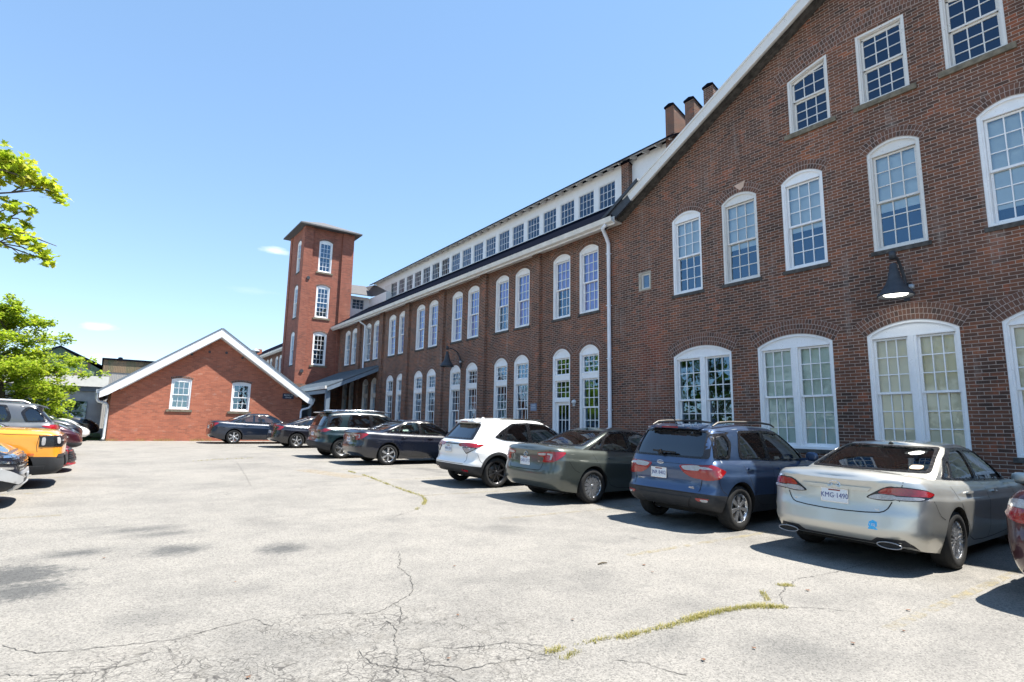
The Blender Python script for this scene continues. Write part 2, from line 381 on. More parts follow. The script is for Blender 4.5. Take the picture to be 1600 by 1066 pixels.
    if blind:
        b=MB(); B=depth+.045
        if kind=='twin':
            for a,c,k in((-X+.02,-.09,blind_to),(.09,X-.02,blind_to)): b.quad((a,B,k*ztop),(c,B,k*ztop),(c,B,ztop),(a,B,ztop))
        else: b.quad((-X,B,blind_to*ztop),(X,B,blind_to*ztop),(X,B,ztop),(-X,B,ztop)); b.box(-X,X,B-.01,B+.01,blind_to*ztop-.02,blind_to*ztop)
        b.build('blind',M[blind],f)
    if inside:
        r=MB(); d1=depth+.13; d2=d1+.9; a,c,z0,z1=-w/2,w/2,(0 if kind!='door' else -1.0),top(0)
        if kind!='fixed' or True:
            r.quad((a,d2,z0),(c,d2,z0),(c,d2,z1),(a,d2,z1)); r.quad((a,d1,z0),(a,d2,z0),(a,d2,z1),(a,d1,z1)); r.quad((c,d1,z0),(c,d2,z0),(c,d2,z1),(c,d1,z1)); r.quad((a,d1,z0),(c,d1,z0),(c,d2,z0),(a,d2,z0)); r.quad((a,d1,z1),(c,d1,z1),(c,d2,z1),(a,d2,z1))
        r.build('interior',M['interior'],f)
    if arch and rise>0:
        a=MB(); rr=(w*w/4+rise*rise)/(2*rise); cz=hs+rise-rr; ha=math.asin(w/2/rr)
        H=.112
        for k in range(archrows):
            r0=rr+.006+k*H; r1=r0+H-.012; e=ha+.02
            nb=max(6,round(2*e*(r0+.05)/.072))
            for i in range(nb):
                t0=-e+2*e*(i+.07)/nb; t1=-e+2*e*(i+.93)/nb
                q=[(r*math.sin(t),-.006,cz+r*math.cos(t)) for r,t in((r0,t0),(r0,t1),(r1,t1),(r1,t0))]
                if a.v: a.quad(*[q[3],q[2],q[1],q[0]],1)
                else: a.quad(*[q[3],q[2],q[1],q[0]],1)
        nn=20; e=ha+.022
        for i in range(nn):
            t0=-e+2*e*i/nn; t1=t0+2*e/nn; r0=rr-.002; r1=rr+archrows*H
            q=[(r*math.sin(t),-.0035,cz+r*math.cos(t)) for r,t in((r0,t0),(r0,t1),(r1,t1),(r1,t0))]; a.quad(q[3],q[2],q[1],q[0],0)
        a.build('arch',[M['mortar'],M['brick_arch']],f)
    return f
def wall_panel(mb,poly,holes,tf,depth=.35,mi=0,back=True):
    # flat wall with openings; poly/holes are 2-D (u,z) lists; tf maps (u,d,z)->xyz, d into the wall
    loops=[[Vector((u,z,0)) for u,z in poly]]+[[Vector((u,z,0)) for u,z in h] for h in holes]
    tris=geometry.tessellate_polygon(loops); flat=[v for l in loops for v in l]
    mb.add([tf(v.x,0,v.y) for v in flat],[tuple(t) for t in tris],mi)
    for k,l in enumerate(loops):
        n=len(l)
        for i in range(n):
            a,b=l[i],l[(i+1)%n]; q=[tf(a.x,0,a.y),tf(b.x,0,b.y),tf(b.x,depth,b.y),tf(a.x,depth,a.y)]
            mb.quad(*q,mi)
def fixn(o):
    bm=bmesh.new(); bm.from_mesh(o.data); bmesh.ops.remove_doubles(bm,verts=bm.verts,dist=1e-5); bmesh.ops.recalc_face_normals(bm,faces=bm.faces); bm.to_mesh(o.data); bm.free(); return o
def hole(c,z0,w,top): return [(c+x,z0+z) for x,z in outline(w,top)]
FX=12.9
RZ=-math.pi/2            # windows in walls that face -X
# ================================================================== the gabled brick building
gb=thing('gable_building','tall brown brick building with a wide gable and white arched windows, nearest on the right','building',(FX,4.5,0))
# local: x=world X-12.9, y=world Y-4.5
GW=7.72
def rake(y): return 12.54-.546*abs(y-4.5)
holes=[]; wins=[]
for c,wv in ((9.66,.97),(8.02,1.0),(6.38,.98),(4.46,.98),(2.55,.98),(.95,.98),(-.7,.98)):
    wins.append(('hung2',c,5.40,wv,2.17,.19))
for c,wv in ((9.30,1.81),(6.80,1.77),(4.42,1.60),(2.20,1.60),(-.3,1.7)):
    wins.append(('twin',c,1.26,wv,2.38,.24))
tops={}
for c,z0,wv,hs,rs in [(w[1],w[2],w[3],w[4],w[5]) for w in wins]: holes.append(hole(c,z0,wv,arcf(wv,hs,rs)))
# attic lights below one large arch
def bigarch(y): r=6.2; return 10.47-r+math.sqrt(r*r-(y-4.52)**2)
for c in (6.10,4.52,2.94):
    t=(lambda cc: (lambda x: min(1.66,bigarch(cc-x)-8.75)))(c)   # local x runs to -Y
    tops[c]=t; holes.append([(c-x,8.75+z) for x,z in outline(.96,t)])
holes.append([(11.0,5.8),(11.33,5.8),(11.33,6.26),(11.0,6.26)])
mb=MB()
poly=[(-3.05,-.6),(12.22,-.6),(12.22,rake(12.22)),(4.5,rake(4.5)-.05),(-3.05,rake(-3.05))]
wall_panel(mb,poly,holes,lambda u,d,z:(d,u-4.5,z))
w_=fixn(mb.build('wall',M['brick_dark'],gb))
mb=MB(); mb.box(.001,22,-7.55,-7.2,-.6,8.3); mb.box(21.6,22,-7.55,7.7,-.6,9); mb.build('side_wall',M['brick_dark'],gb)
def L(c,z): return (0,c-4.5,z)
bl={9.66:('blind_pale',.50),8.02:('blind_pale',.44),6.38:('blind_pale',.455),4.46:('blind_pale',.42),2.55:('blind_pale',.17),.95:('blind_pale',.4),-.7:('blind_pale',.4)}
for i,(k,c,z0,wv,hs,rs) in enumerate(wins):
    if k=='hung2': window('window',wv,hs,rs,'hung',gb,L(c,z0),RZ,blind=bl[c][0],blind_to=bl[c][1],sill='stone_dark',glass='glass',wh='white_worn' if i%2 else 'white',seed=i)
    else:
        bb={9.30:None,6.80:'blind_green',4.42:'blind_cream',2.20:'blind_cream',-.3:None}[c]
        window('window',wv,hs,rs,'twin',gb,L(c,z0),RZ,blind=bb,blind_to=.03,sill='stone_dark',archrows=3,seed=i,glass='glass_soft' if bb else 'glass')
for c in (6.10,4.52,2.94): window('window',.96,1.6,0,'slant',gb,L(c,8.75),RZ,top=tops[c],sill='stone',glass='glass_dark',wh='white_worn',arch=False)
# voussoirs of the big arch
a=MB(); r=6.2; cz=10.47-r
for k in range(3):
    r0=r+.05+k*.112; r1=r0+.1; e=math.asin(2.25/r); nb=round(2*e*r0/.074)
    for i in range(nb):
        t0=-e+2*e*(i+.07)/nb; t1=-e+2*e*(i+.93)/nb
        q=[(-.006,4.52-4.5+rr*math.sin(t),cz+rr*math.cos(t)) for rr,t in((r0,t0),(r0,t1),(r1,t1),(r1,t0))]; a.quad(*q,1)
for i in range(30):
    t0=-e+2*e*i/30; t1=t0+2*e/30; q=[(-.0035,.02+rr*math.sin(t),cz+rr*math.cos(t)) for rr,t in((r+.04,t0),(r+.04,t1),(r+.386,t1),(r+.386,t0))]; a.quad(*q,0)
a.build('arch',[M['mortar'],M['brick_arch']],gb)
v=window('vent_window',.33,.46,0,'fixed',gb,L(11.165,5.8),RZ,cols=1,rows=1,sill=None,wh='white_worn',arch=False)
s=MB(); s.box(-.02,.05,6.45,6.495,5.75,6.31); s.box(-.02,.05,6.831,6.91,5.75,6.31); s.box(-.021,.05,6.4951,6.8305,5.75,5.799); s.box(-.021,.05,6.4951,6.8305,6.261,6.31); s.build('vent_surround',plain('pale_stone',(.40,.37,.31),.9,.2,9),gb)
# a chipped pale brick half way up
s=MB(); s.extr([(-.012,3.62,7.98),(-.012,3.30,8.02),(-.012,3.36,7.86),(-.012,3.45,7.80)],(.03,0,0)); s.build('broken_brick',plain('pale_fresh_brick',(.6,.42,.32),.9),gb)
# roof
def roof_plane(x0,x1,y0,z0,y1,z1,t=.1):
    q=MB(); n=Vector((0,-(z1-z0),(y1-y0))).normalized()*t
    if n.z<0:n=-n
    q.extr([(x0,y0,z0),(x1,y0,z0),(x1,y1,z1),(x0,y1,z1)],n); return q
q=roof_plane(-.37,22.2,0,12.56,7.95,12.56-.546*7.95); q2=roof_plane(-.37,22.2,0,12.561,-7.95,12.56-.546*7.95)
fixn(q.build('roof',M['roof_dark'],gb)); fixn(q2.build('roof',M['roof_dark'],gb))
for sg in(1,-1):
    f=MB(); D=Vector((0,sg*7.0,-.546*7.0)); st=Vector((-.40,0,12.40)); 
    f.bar(st,st+D,.05,.25,up=(0,0,1)); f.bar(Vector((-.405,0,12.56)),Vector((-.405,0,12.56))+D*1.02,.085,.055)
    f.build('rake_board',M['white_worn'],gb)
    g=MB(); g.bar(st+D*.985,Vector((-.40,sg*8.1,12.40-.546*8.1)),.07,.30); g.bar(Vector((-.43,sg*6.5,12.62-.546*6.5)),Vector((-.43,sg*8.0,12.62-.546*8.0)),.12,.10); g.build('gutter_end',M['iron'],gb)
    f=MB(); f.extr([(-.37,0,12.41),(-.0,0,12.41),(-.0,sg*7.7,12.41-.546*7.7),(-.37,sg*7.7,12.41-.546*7.7)],(0,0,-.02)); f.build('soffit',M['white_worn'],gb)
    f=MB(); f.bar((-.11,0,12.34),(-.11,sg*7.6,12.34-.546*7.6),.2,.14); f.build('purlin_board',M['stone_dark'],gb)

# ================================================================== the long two-storey wing
LB=thing('long_building','long two-storey brick mill wing with paired arched windows and a white clerestory','building',(FX,30,0))
def LL(c,z): return (0,c-30,z)
up=[13.62,15.02,17.36,18.74,20.96,22.37,24.69,26.08,28.22,29.58,31.80,33.15,35.42,36.70]
for k in range(8): up+=[43.9+3.63*k-.7,43.9+3.63*k+.7]
holes=[]
for c in up:
    holes.append(hole(c,5.46,.93,arcf(.93,2.16,.17)))
    if abs(c-15.02)<.01:
        t=arcf(.93,3.14,.25); holes.append([(c-.465,.98-.95)]+[(c+.465,.98-.95)]+[(c+x,.98+z) for x,z in outline(.93,t)[2:]])
    else: holes.append(hole(c,.98,.93,arcf(.93,3.14,.25)))
mb=MB(); wall_panel(mb,[(12.225,-.4),(73,-.4),(73,8.25),(12.225,8.25)],holes,lambda u,d,z:(d,u-30,z)); fixn(mb.build('wall',M['brick_dark'],LB))
mb=MB(); mb.box(.351,13.5,42.6,43,-.4,8.2); mb.build('end_wall',M['brick_dark'],LB)
for i,c in enumerate(up):
    far=c>40
    b=None; 
    if 17<c<32: b='curtain'
    if c<17: b='curtain'
    window('window',.93,2.16,.17,'hung',LB,LL(c,5.46),RZ,blind=b,blind_to=.05 if c>20 else (.04,.5)[i%2],sill='stone_dark',glass='glass_dark' if far else 'glass',archrows=2,seed=i)
    if abs(c-15.02)<.01: window('door_window',.93,3.14,.25,'door',LB,LL(c,.98),RZ,sill=None,archrows=2,seed=i)
    else: window('window',.93,3.14,.25,'transom',LB,LL(c,.98),RZ,sill='stone_dark',glass='glass',archrows=2,seed=i)
for y0,y1 in ((16.14,16.60),(19.80,20.30),(23.45,23.95),(27.22,27.75),(30.66,31.2),(34.25,34.75)):
    p=MB(); p.box(-.12,-.0005,y0-30,y1-30,-.3,8.2); p.build('pilaster',M['brick_dark'],LB)
# eave: soffit, boxed gutter
e=MB(); e.box(-.52,-.002,-17.9,43,8.10,8.14); e.build('soffit',M['white_worn'],LB)
e=MB()
e.extr([(-.50,-18.05,7.98),(-.62,-18.05,8.02),(-.66,-18.05,8.17),(-.63,-18.05,8.17),(-.60,-18.05,8.05),(-.50,-18.05,8.02)],(0,61,0)); e.box(-.505,-.47,-18.05,43,7.94,8.19)
e.build('gutter',M['gutter'],LB)
e=MB(); n=Vector((-.55,0,1)).normalized()*.08
e.extr([(-.56,-17.9,8.14),(-.56,43,8.14),(2.72,43,10.28),(2.72,-17.9,10.28)],n); fixn(e.build('roof',M['roof_dark'],LB))
# clerestory
cz0,cz1=10.22,11.86
ch=[]; cl=[19.48-.465+1.2*k for k in range(-3,15)]
for c in cl: ch.append([(c-.47,10.37),(c+.47,10.37),(c+.47,11.38),(c-.47,11.38)])
e=MB(); wall_panel(e,[(11.9,cz0),(39.0,cz0),(39.0,cz1),(11.9,cz1)],ch,lambda u,d,z:(2.7+d,u-30,z),.12); e.box(2.67,2.699,-18.1,9,10.2,10.33); fixn(e.build('clerestory_wall',M['white'],LB))
for c in cl:
    window('clerestory_window',.94,1.01,0,'fixed',LB,(2.7,c-30,10.37),RZ,cols=4,rows=3,sill=None,glass='glass_dark',arch=False)
e=MB(); n=Vector((-.5,0,1)).normalized()*.045
e.extr([(2.28,-18.2,11.76),(2.28,9.3,11.76),(7,9.3,14.0),(7,-18.2,14.0)],n); e.extr([(11.8,-18.2,11.76),(11.8,9.3,11.76),(7.001,9.3,14.0),(7.001,-18.2,14.0)],Vector((.5,0,1)).normalized()*.09); fixn(e.build('clerestory_roof',M['roof_dark'],LB))
e=MB(); e.quad((2.285,-18.15,11.752),(2.285,9.2,11.752),(2.698,9.2,11.957),(2.698,-18.15,11.957)); e.build('clerestory_soffit',M['white'],LB)
y=-18; rt=None
while y<9:
    if rt is None: e=MB(); e.extr([(2.36,0,11.70),(2.36,0,11.77),(2.71,0,11.93),(2.71,0,11.78)],(0,.04,0)); rt=e.build('rafter_tail',M['white_worn'],LB); o=rt
    else: o=rt.copy(); link(o); o.parent=LB
    o.location=(0,y,0); y+=.605
e=MB(); e.box(2.685,2.699,6.2,7.35,10.4,11.36); e.box(2.672,2.69,6.2,6.26,10.38,11.38); e.box(2.672,2.69,7.3,7.36,10.38,11.38); e.build('shutter_panel',M['white_worn'],LB)
# boarded link between clerestory and tower
e=MB(); e.box(2.30,2.699,6.15,9.3,9.6,10.74); e.build('link_side_wall',M['white'],LB)
e=MB(); wall_panel(e,[(.6,8.3),(2.299,8.3),(2.299,10.8),(.6,10.8)],[[(1.05,9.86),(1.98,9.86),(1.98,10.62),(1.05,10.62)]],lambda u,d,z:(u,9.3+d,z),.1); fixn(e.build('link_front_wall',M['white'],LB))
window('link_window',.93,.76,0,'fixed',LB,(1.515,9.3,9.86),0,cols=3,rows=3,sill=None,glass='glass_dark',arch=False)
e=MB(); e.add([(.55,8.75,10.80),(2.25,8.65,10.80),(2.28,10.1,11.80),(.55,10.3,11.76)]+[(.55,8.75,10.86),(2.25,8.65,10.86),(2.28,10.1,11.86),(.55,10.3,11.82)],[(0,1,2,3),(4,5,6,7),(0,1,5,4),(1,2,6,5)])
e.add([(2.25,8.65,10.80),(2.69,6.05,10.62),(2.69,9.2,11.85),(2.25,10.1,11.80),(2.25,8.65,10.86),(2.69,6.05,10.68)],[(0,1,2,3),(0,1,5,4)]); fixn(e.build('link_roof',M['shingle'],LB))
# brick fire-wall stubs standing on the roof
for x0,y0,z0,z1,l in ((2.5,14.06,9.6,11.72,2.6),(2.9,13.0,9.6,11.42,2.2),(2.5,11.9,9.3,13.05,2.6),(2.5,11.06,9.3,12.88,2.6),(2.5,10.3,9.3,13.0,2.6)):
    e=MB(); dz=.42*l; e.extr([(x0,y0-30,z0),(x0+l,y0-30,z0),(x0+l,y0-30,z1-dz),(x0,y0-30,z1)],(0,.37,0)); o=fixn(e.build('fire_wall_pier',M['brick_dark'],LB))
    k=MB(); k.extr([(x0-.04,y0-30-.03,z1+.001),(x0-.04,y0-30-.02,z1+.05),(x0-.04,y0-30+.185,z1+.11),(x0-.04,y0-30+.39,z1+.05),(x0-.04,y0-30+.40,z1+.001)],(l+.06,0,-dz*1.02)); fixn(k.build('tile_cap',M['roof_dark'],o))
e=MB(); e.box(-.3,3,37,37.35,7.6,8.75); e.box(.4,.9,36.2,36.7,8.2,9.6); e.build('parapet',M['brick_red'],LB)
e=MB(); e.lathe([(.18,8.2),(.18,8.9),(.42,9.0),(.42,9.15),(.1,9.35),(0,9.36)],16,c=(-.2,34,0)); e.build('roof_vent',M['zinc'],LB)
def downspout(path,parent,mat,r=.055,name='downspout'):
    d=MB(); d.tube(path,r,10); return d.build(name,M[mat],parent)
downspout([(-.55,-17.75,8.0),(-.55,-17.6,7.9),(-.2,-17.42,7.72),(-.09,-17.40,7.55),(-.09,-17.40,.45)],LB,'pipe',.06)
b=MB()
for z in (7.2,5.5,3.8,2.2): b.box(-.155,-.02,-17.465,-17.335,z,z+.02)
b.build('pipe_bracket',M['pipe'],LB)
downspout([(-.5,3.55,8.0),(-.35,3.5,7.86),(-.1,3.45,7.7),(-.1,3.45,5.05)],LB,'pipe',.055)

# ================================================================== tower
TY=38.3
T=thing('brick_tower','square red brick stair tower with a low hipped roof and three windows on each side','tower',(11.8,40.2,0))
x0,x1,y0,y1=10.07-11.8,13.5-11.8,TY-40.2,42.0-40.2
holes=[]; tw=[]
for z in (5.5,8.74,11.92): holes.append(hole(11.58-11.8,z,.91,arcf(.91,2.12,.14)))
def ring_wall(mb):
    # front (-Y) face: panel recessed between corner piers
    wall_panel(mb,[(x0+.6,-.1),(x1-.8,-.1),(x1-.8,14.95),(x0+.6,14.95)],holes,lambda u,d,z:(u,y0+.12+d,z),.3)
    mb.box(x0,x0+.6,y0,y0+.6,-.1,14.95); mb.box(x1-.8,x1,y0,y0+.6,-.1,14.95)
    hs=[hole(39.65-40.2,z,.85,arcf(.85,2.12,.14)) for z in(5.5,8.74,11.92)]
    wall_panel(mb,[(y0+.6,-.1),(y1-.5,-.1),(y1-.5,14.95),(y0+.6,14.95)],hs,lambda u,d,z:(x0+.05+d,u,z),.3)
    mb.box(x0,x0+.5,y1-.5,y1,-.1,14.95); mb.box(x0+.5,x1,y1-.3,y1,-.1,14.95); mb.box(x1-.3,x1,y0+.6,y1-.3,-.1,14.95)
mb=MB(); ring_wall(mb); fixn(mb.build('wall',M['brick_tower'],T))
for z in (5.5,8.74,11.92):
    window('window',.91,2.12,.14,'hung',T,(11.58-11.8,y0+.12,z),0,sill='stone',glass='glass',archrows=1,depth=.1)
    window('window',.85,2.12,.14,'hung',T,(x0+.05,39.65-40.2,z),RZ,sill='stone_dark',archrows=1,depth=.1)
r=MB(); o=.42; a=[(x0-o,y0-o,14.93),(x1+o,y0-o,14.93),(x1+o,y1+o,14.93),(x0-o,y1+o,14.93)]; ap=((x0+x1)/2,(y0+y1)/2,16.05)
r.add(a+[ap]+[(p[0],p[1],p[2]+.09) for p in a],[(3,2,1,0),(0,1,6,5),(1,2,7,6),(2,3,8,7),(3,0,5,8),(5,6,4),(6,7,4),(7,8,4),(8,5,4)]); r.build('roof',M['shingle'],T)
for (xx,yy,zz) in ((x0+.42,y0-.0,11.35),(x0+.42,y0-.0,5.05)):
    k=MB(); k.lathe([(0,-.06),(.12,-.06),(.12,0)],8,axis='Y',c=(xx,yy,zz),smooth=False); k.build('tie_plate',M['iron'],T)

# ================================================================== low brick building
S=thing('low_brick_building','low orange-red brick building with white-edged gable and two small windows, closing the lot','building',(4.8,33.1,0))
c=4.8; HW=4.42
def rk(x): return 6.30-.71*abs(x)
holes=[hole(3.24-c,2.22,.90,arcf(.90,1.50,.07)),hole(6.03-c,2.20,.92,arcf(.92,1.48,.07))]
mb=MB(); wall_panel(mb,[(-HW,.3),(HW,.3),(HW,rk(HW)),(0,rk(0)),(-HW,rk(HW))],holes,lambda u,d,z:(u,d,z)); fixn(mb.build('wall',M['brick_red'],S))
mb=MB(); mb.box(-HW,-HW+.35,.351,24,.3,rk(HW)-.02); mb.box(HW-.35,HW,.351,24,.3,rk(HW)-.02); mb.build('side_wall',M['brick_red'],S)
window('window',.90,1.50,.07,'hung',S,(3.24-c,0,2.22),0,sill='stone',archrows=1,depth=.08,rows=2,blind='blind_green',blind_to=.03)
window('window',.92,1.48,.07,'hung',S,(6.03-c,0,2.20),0,sill='stone',archrows=1,depth=.08,rows=2)
for sg in(1,-1):
    q=MB(); q.extr([(0,-.42,6.46),(sg*4.92,-.42,6.46-.71*4.92),(sg*4.92,24,6.46-.71*4.92),(0,24,6.46)],Vector((sg*.71,0,1)).normalized()*.06); fixn(q.build('roof',M['metal_roof'],S))
    q=MB(); q.extr([(0,-.40,6.46),(sg*4.88,-.40,6.46-.71*4.88),(sg*4.88,-.40,6.46-.71*4.88-.34),(sg*4.55,-.40,6.46-.71*4.55-.42),(0,-.40,6.03)],(0,.05,0)); fixn(q.build('rake_board',M['white'],S))
    q=MB(); q.extr([(0,-.345,6.10),(sg*4.1,-.345,6.10-.71*4.1),(sg*4.1,-.345,5.98-.71*4.1),(0,-.345,5.98)],(0,.34,0)); fixn(q.build('soffit',M['white_worn'],S))
    q=MB(); q.box(sg*4.88,sg*5.02,-.38,24,2.86,3.04); q.build('gutter',M['zinc'],S)
downspout([(-4.95,-.30,2.9),(-4.95,-.30,2.62),(-4.9,-.28,2.50),(-4.6,-.15,2.42),(-4.52,-.1,2.32),(-4.52,-.1,.85),(-4.55,-.22,.72)],S,'zinc',.065)
downspout([(4.95,-.30,2.95),(4.93,-.30,2.75),(4.75,-.2,2.5),(4.42,-.1,2.4),(4.38,-.1,2.3),(4.38,-.1,.75)],S,'pipe',.06)
for k,xx in enumerate((-2.0,-1.25,-.45,.35,1.15,2.3)):
    t=MB(); zz=5.35-.25*abs(xx); t.lathe([(0,-.03),(.06,-.03),(.07,.0)],8,axis='Y',c=(xx,0,zz),smooth=False); t.build('tie_plate',M['iron'],S)

# ================================================================== entrance canopy
K=thing('entrance_canopy','blue-grey lean-to canopy on square posts between the low building and the long wing','canopy',(10.2,31.2,0))
q=MB(); n=Vector((-.45,0,1)).normalized()*.07
q.extr([(-.35,-.25,3.62),(-.35,6.8,3.62),(2.695,6.8,4.98),(2.695,-.25,4.98)],n)
y=-.1
while y<6.8: q.bar((-.35,y,3.71),(2.69,y,5.07),.03,.035); y+=.4
q.build('roof',M['metal_roof'],K)
q=MB(); q.box(-.43,-.33,-.28,6.8,3.52,3.68); q.build('gutter',M['gutter'],K)
q=MB(); q.bar((-.3,-.22,3.50),(2.69,-.22,4.84),.06,.2); q.bar((-.3,-.2,3.38),(-.3,6.8,3.38),.12,.2); q.build('fascia',M['steel_blue'],K)
for y in (0,3.2,6.2):
    q=MB(); q.box(-.18-.1,-.18+.12,y-.11,y+.11,.3,3.42); q.build('post',M['steel_blue'],K)
# dark porch wall behind
q=MB(); q.box(-1.0,2.69,6.9,7.05,.3,4.2); q.build('back_wall',M['brick_dark'],K)
q=MB(); q.box(.0,1.0,6.84,6.9,.55,2.8); q.build('door',M['steel_blue'],K)

# ================================================================== far industrial buildings on the left
FB=thing('low_industrial_building','low pale industrial shed with a white fascia and grey window wall far behind the maple','building',(-12,46,0))
def fbox(n,mat,xa,xb,za,zb,ya=0,yb=14):
    q=MB(); q.box(xa,xb,ya,yb,za,zb); return q.build(n,mat,FB)
grey=plain('grey_render',(.30,.32,.35),.8,.15,2)
fbox('wall',grey,-30,12.1,.4,3.46,.1,14)
fbox('fascia',plain('cream_fascia',(.62,.60,.55),.6,.1,2),-30,12.3,3.75,4.42,-.5,14)
fbox('soffit_band',plain('slate_blue_band',(.10,.13,.19),.6,.1,2),-30,12.2,3.47,3.749,-.1,14)
for k in range(14):
    w=fbox('window',M['glass_dark'],-29+2.9*k,-26.4+2.9*k,1.55,2.8,.04,.09)
    q=MB(); q.box(-29.05+2.9*k,-26.35+2.9*k,.0,.08,1.48,1.549); q.box(-27.73+2.9*k,-27.67+2.9*k,-.01,.039,1.55,2.8); q.box(-29+2.9*k,-26.4+2.9*k,-.008,.038,2.15,2.2); q.build('window_frame',M['steel_blue'],w)
fbox('floor_edge',grey,-30,12.3,.8,1.1,-.6,.1)
GBn=thing('corrugated_gable_shed','tall rusty green corrugated metal shed with a pointed gable far beyond the maple','building',(-4,72,0))
def corr(name,stops,sc):
    m=NT(name); p=m.pos(); s=m.sep(p)
    cell=m.N.new('ShaderNodeTexVoronoi'); cell.inputs['Scale'].default_value=1; m.l(m.comb(m.math('MULTIPLY',s[0],1.15),0.0,m.math('MULTIPLY',s[2],.28)),cell.inputs['Vector']); cell.inputs['Randomness'].default_value=.6
    n=m.noise(m.scale(p,(1,1,.25)),1.6,5,.7)
    c=m.sep(cell.outputs['Color']); v=m.math('ADD',m.math('MULTIPLY',c[0],.6),m.math('MULTIPLY',n,.5))
    m.base(m.ramp(v,stops),.7); w=m.N.new('ShaderNodeTexWave'); m.l(p,w.inputs['Vector']); w.inputs['Scale'].default_value=2.2; m.bump(w.outputs['Fac'],.5,.03); return m.mat
cg=corr('rusty_green_sheet',[(.2,(.05,.09,.06)),(.4,(.10,.17,.10)),(.55,(.14,.20,.14)),(.68,(.16,.10,.08)),(.8,(.28,.09,.06)),(.95,(.12,.12,.13))],1)
q=MB(); q.extr([(-9,0,0),(7.8,0,0),(7.8,0,5.6),(3.95,0,6.6),(.2,0,8.75),(-9,0,4.2)],(0,20,0)); q.build('wall',cg,GBn)
q=MB(); q.extr([(.2,-.2,8.75),(8.0,-.2,5.0),(8.0,-.2,5.12),(.2,-.2,8.92),(-9,-.2,4.3),(-9,-.2,4.2)],(0,20.4,0)); q.build('roof',M['roof_dark'],GBn)
BB=thing('corrugated_block','boxy brown and grey corrugated metal block far beyond the low brick building','building',(1.6,69,0))
cb=corr('brown_sheet',[(.25,(.10,.08,.05)),(.5,(.16,.12,.07)),(.75,(.22,.15,.09)),(.9,(.10,.11,.06))],1)
q=MB(); q.box(-1.75,4.5,0,12,6.35,7.55); q.build('upper_wall',cb,BB)
q=MB(); q.box(-1.75,4.5,.05,12,0,6.349); q.build('lower_wall',corr('grey_sheet',[(.3,(.26,.24,.21)),(.7,(.34,.32,.29)),(.9,(.22,.26,.30))],1),BB)
q=MB(); q.box(-1.9,4.7,-.15,12.2,7.55,7.72); q.lathe([(.2,7.72),(.2,7.95),(0,8.0)],10,c=(-.4,1,0)); q.build('roof',M['roof_dark'],BB)
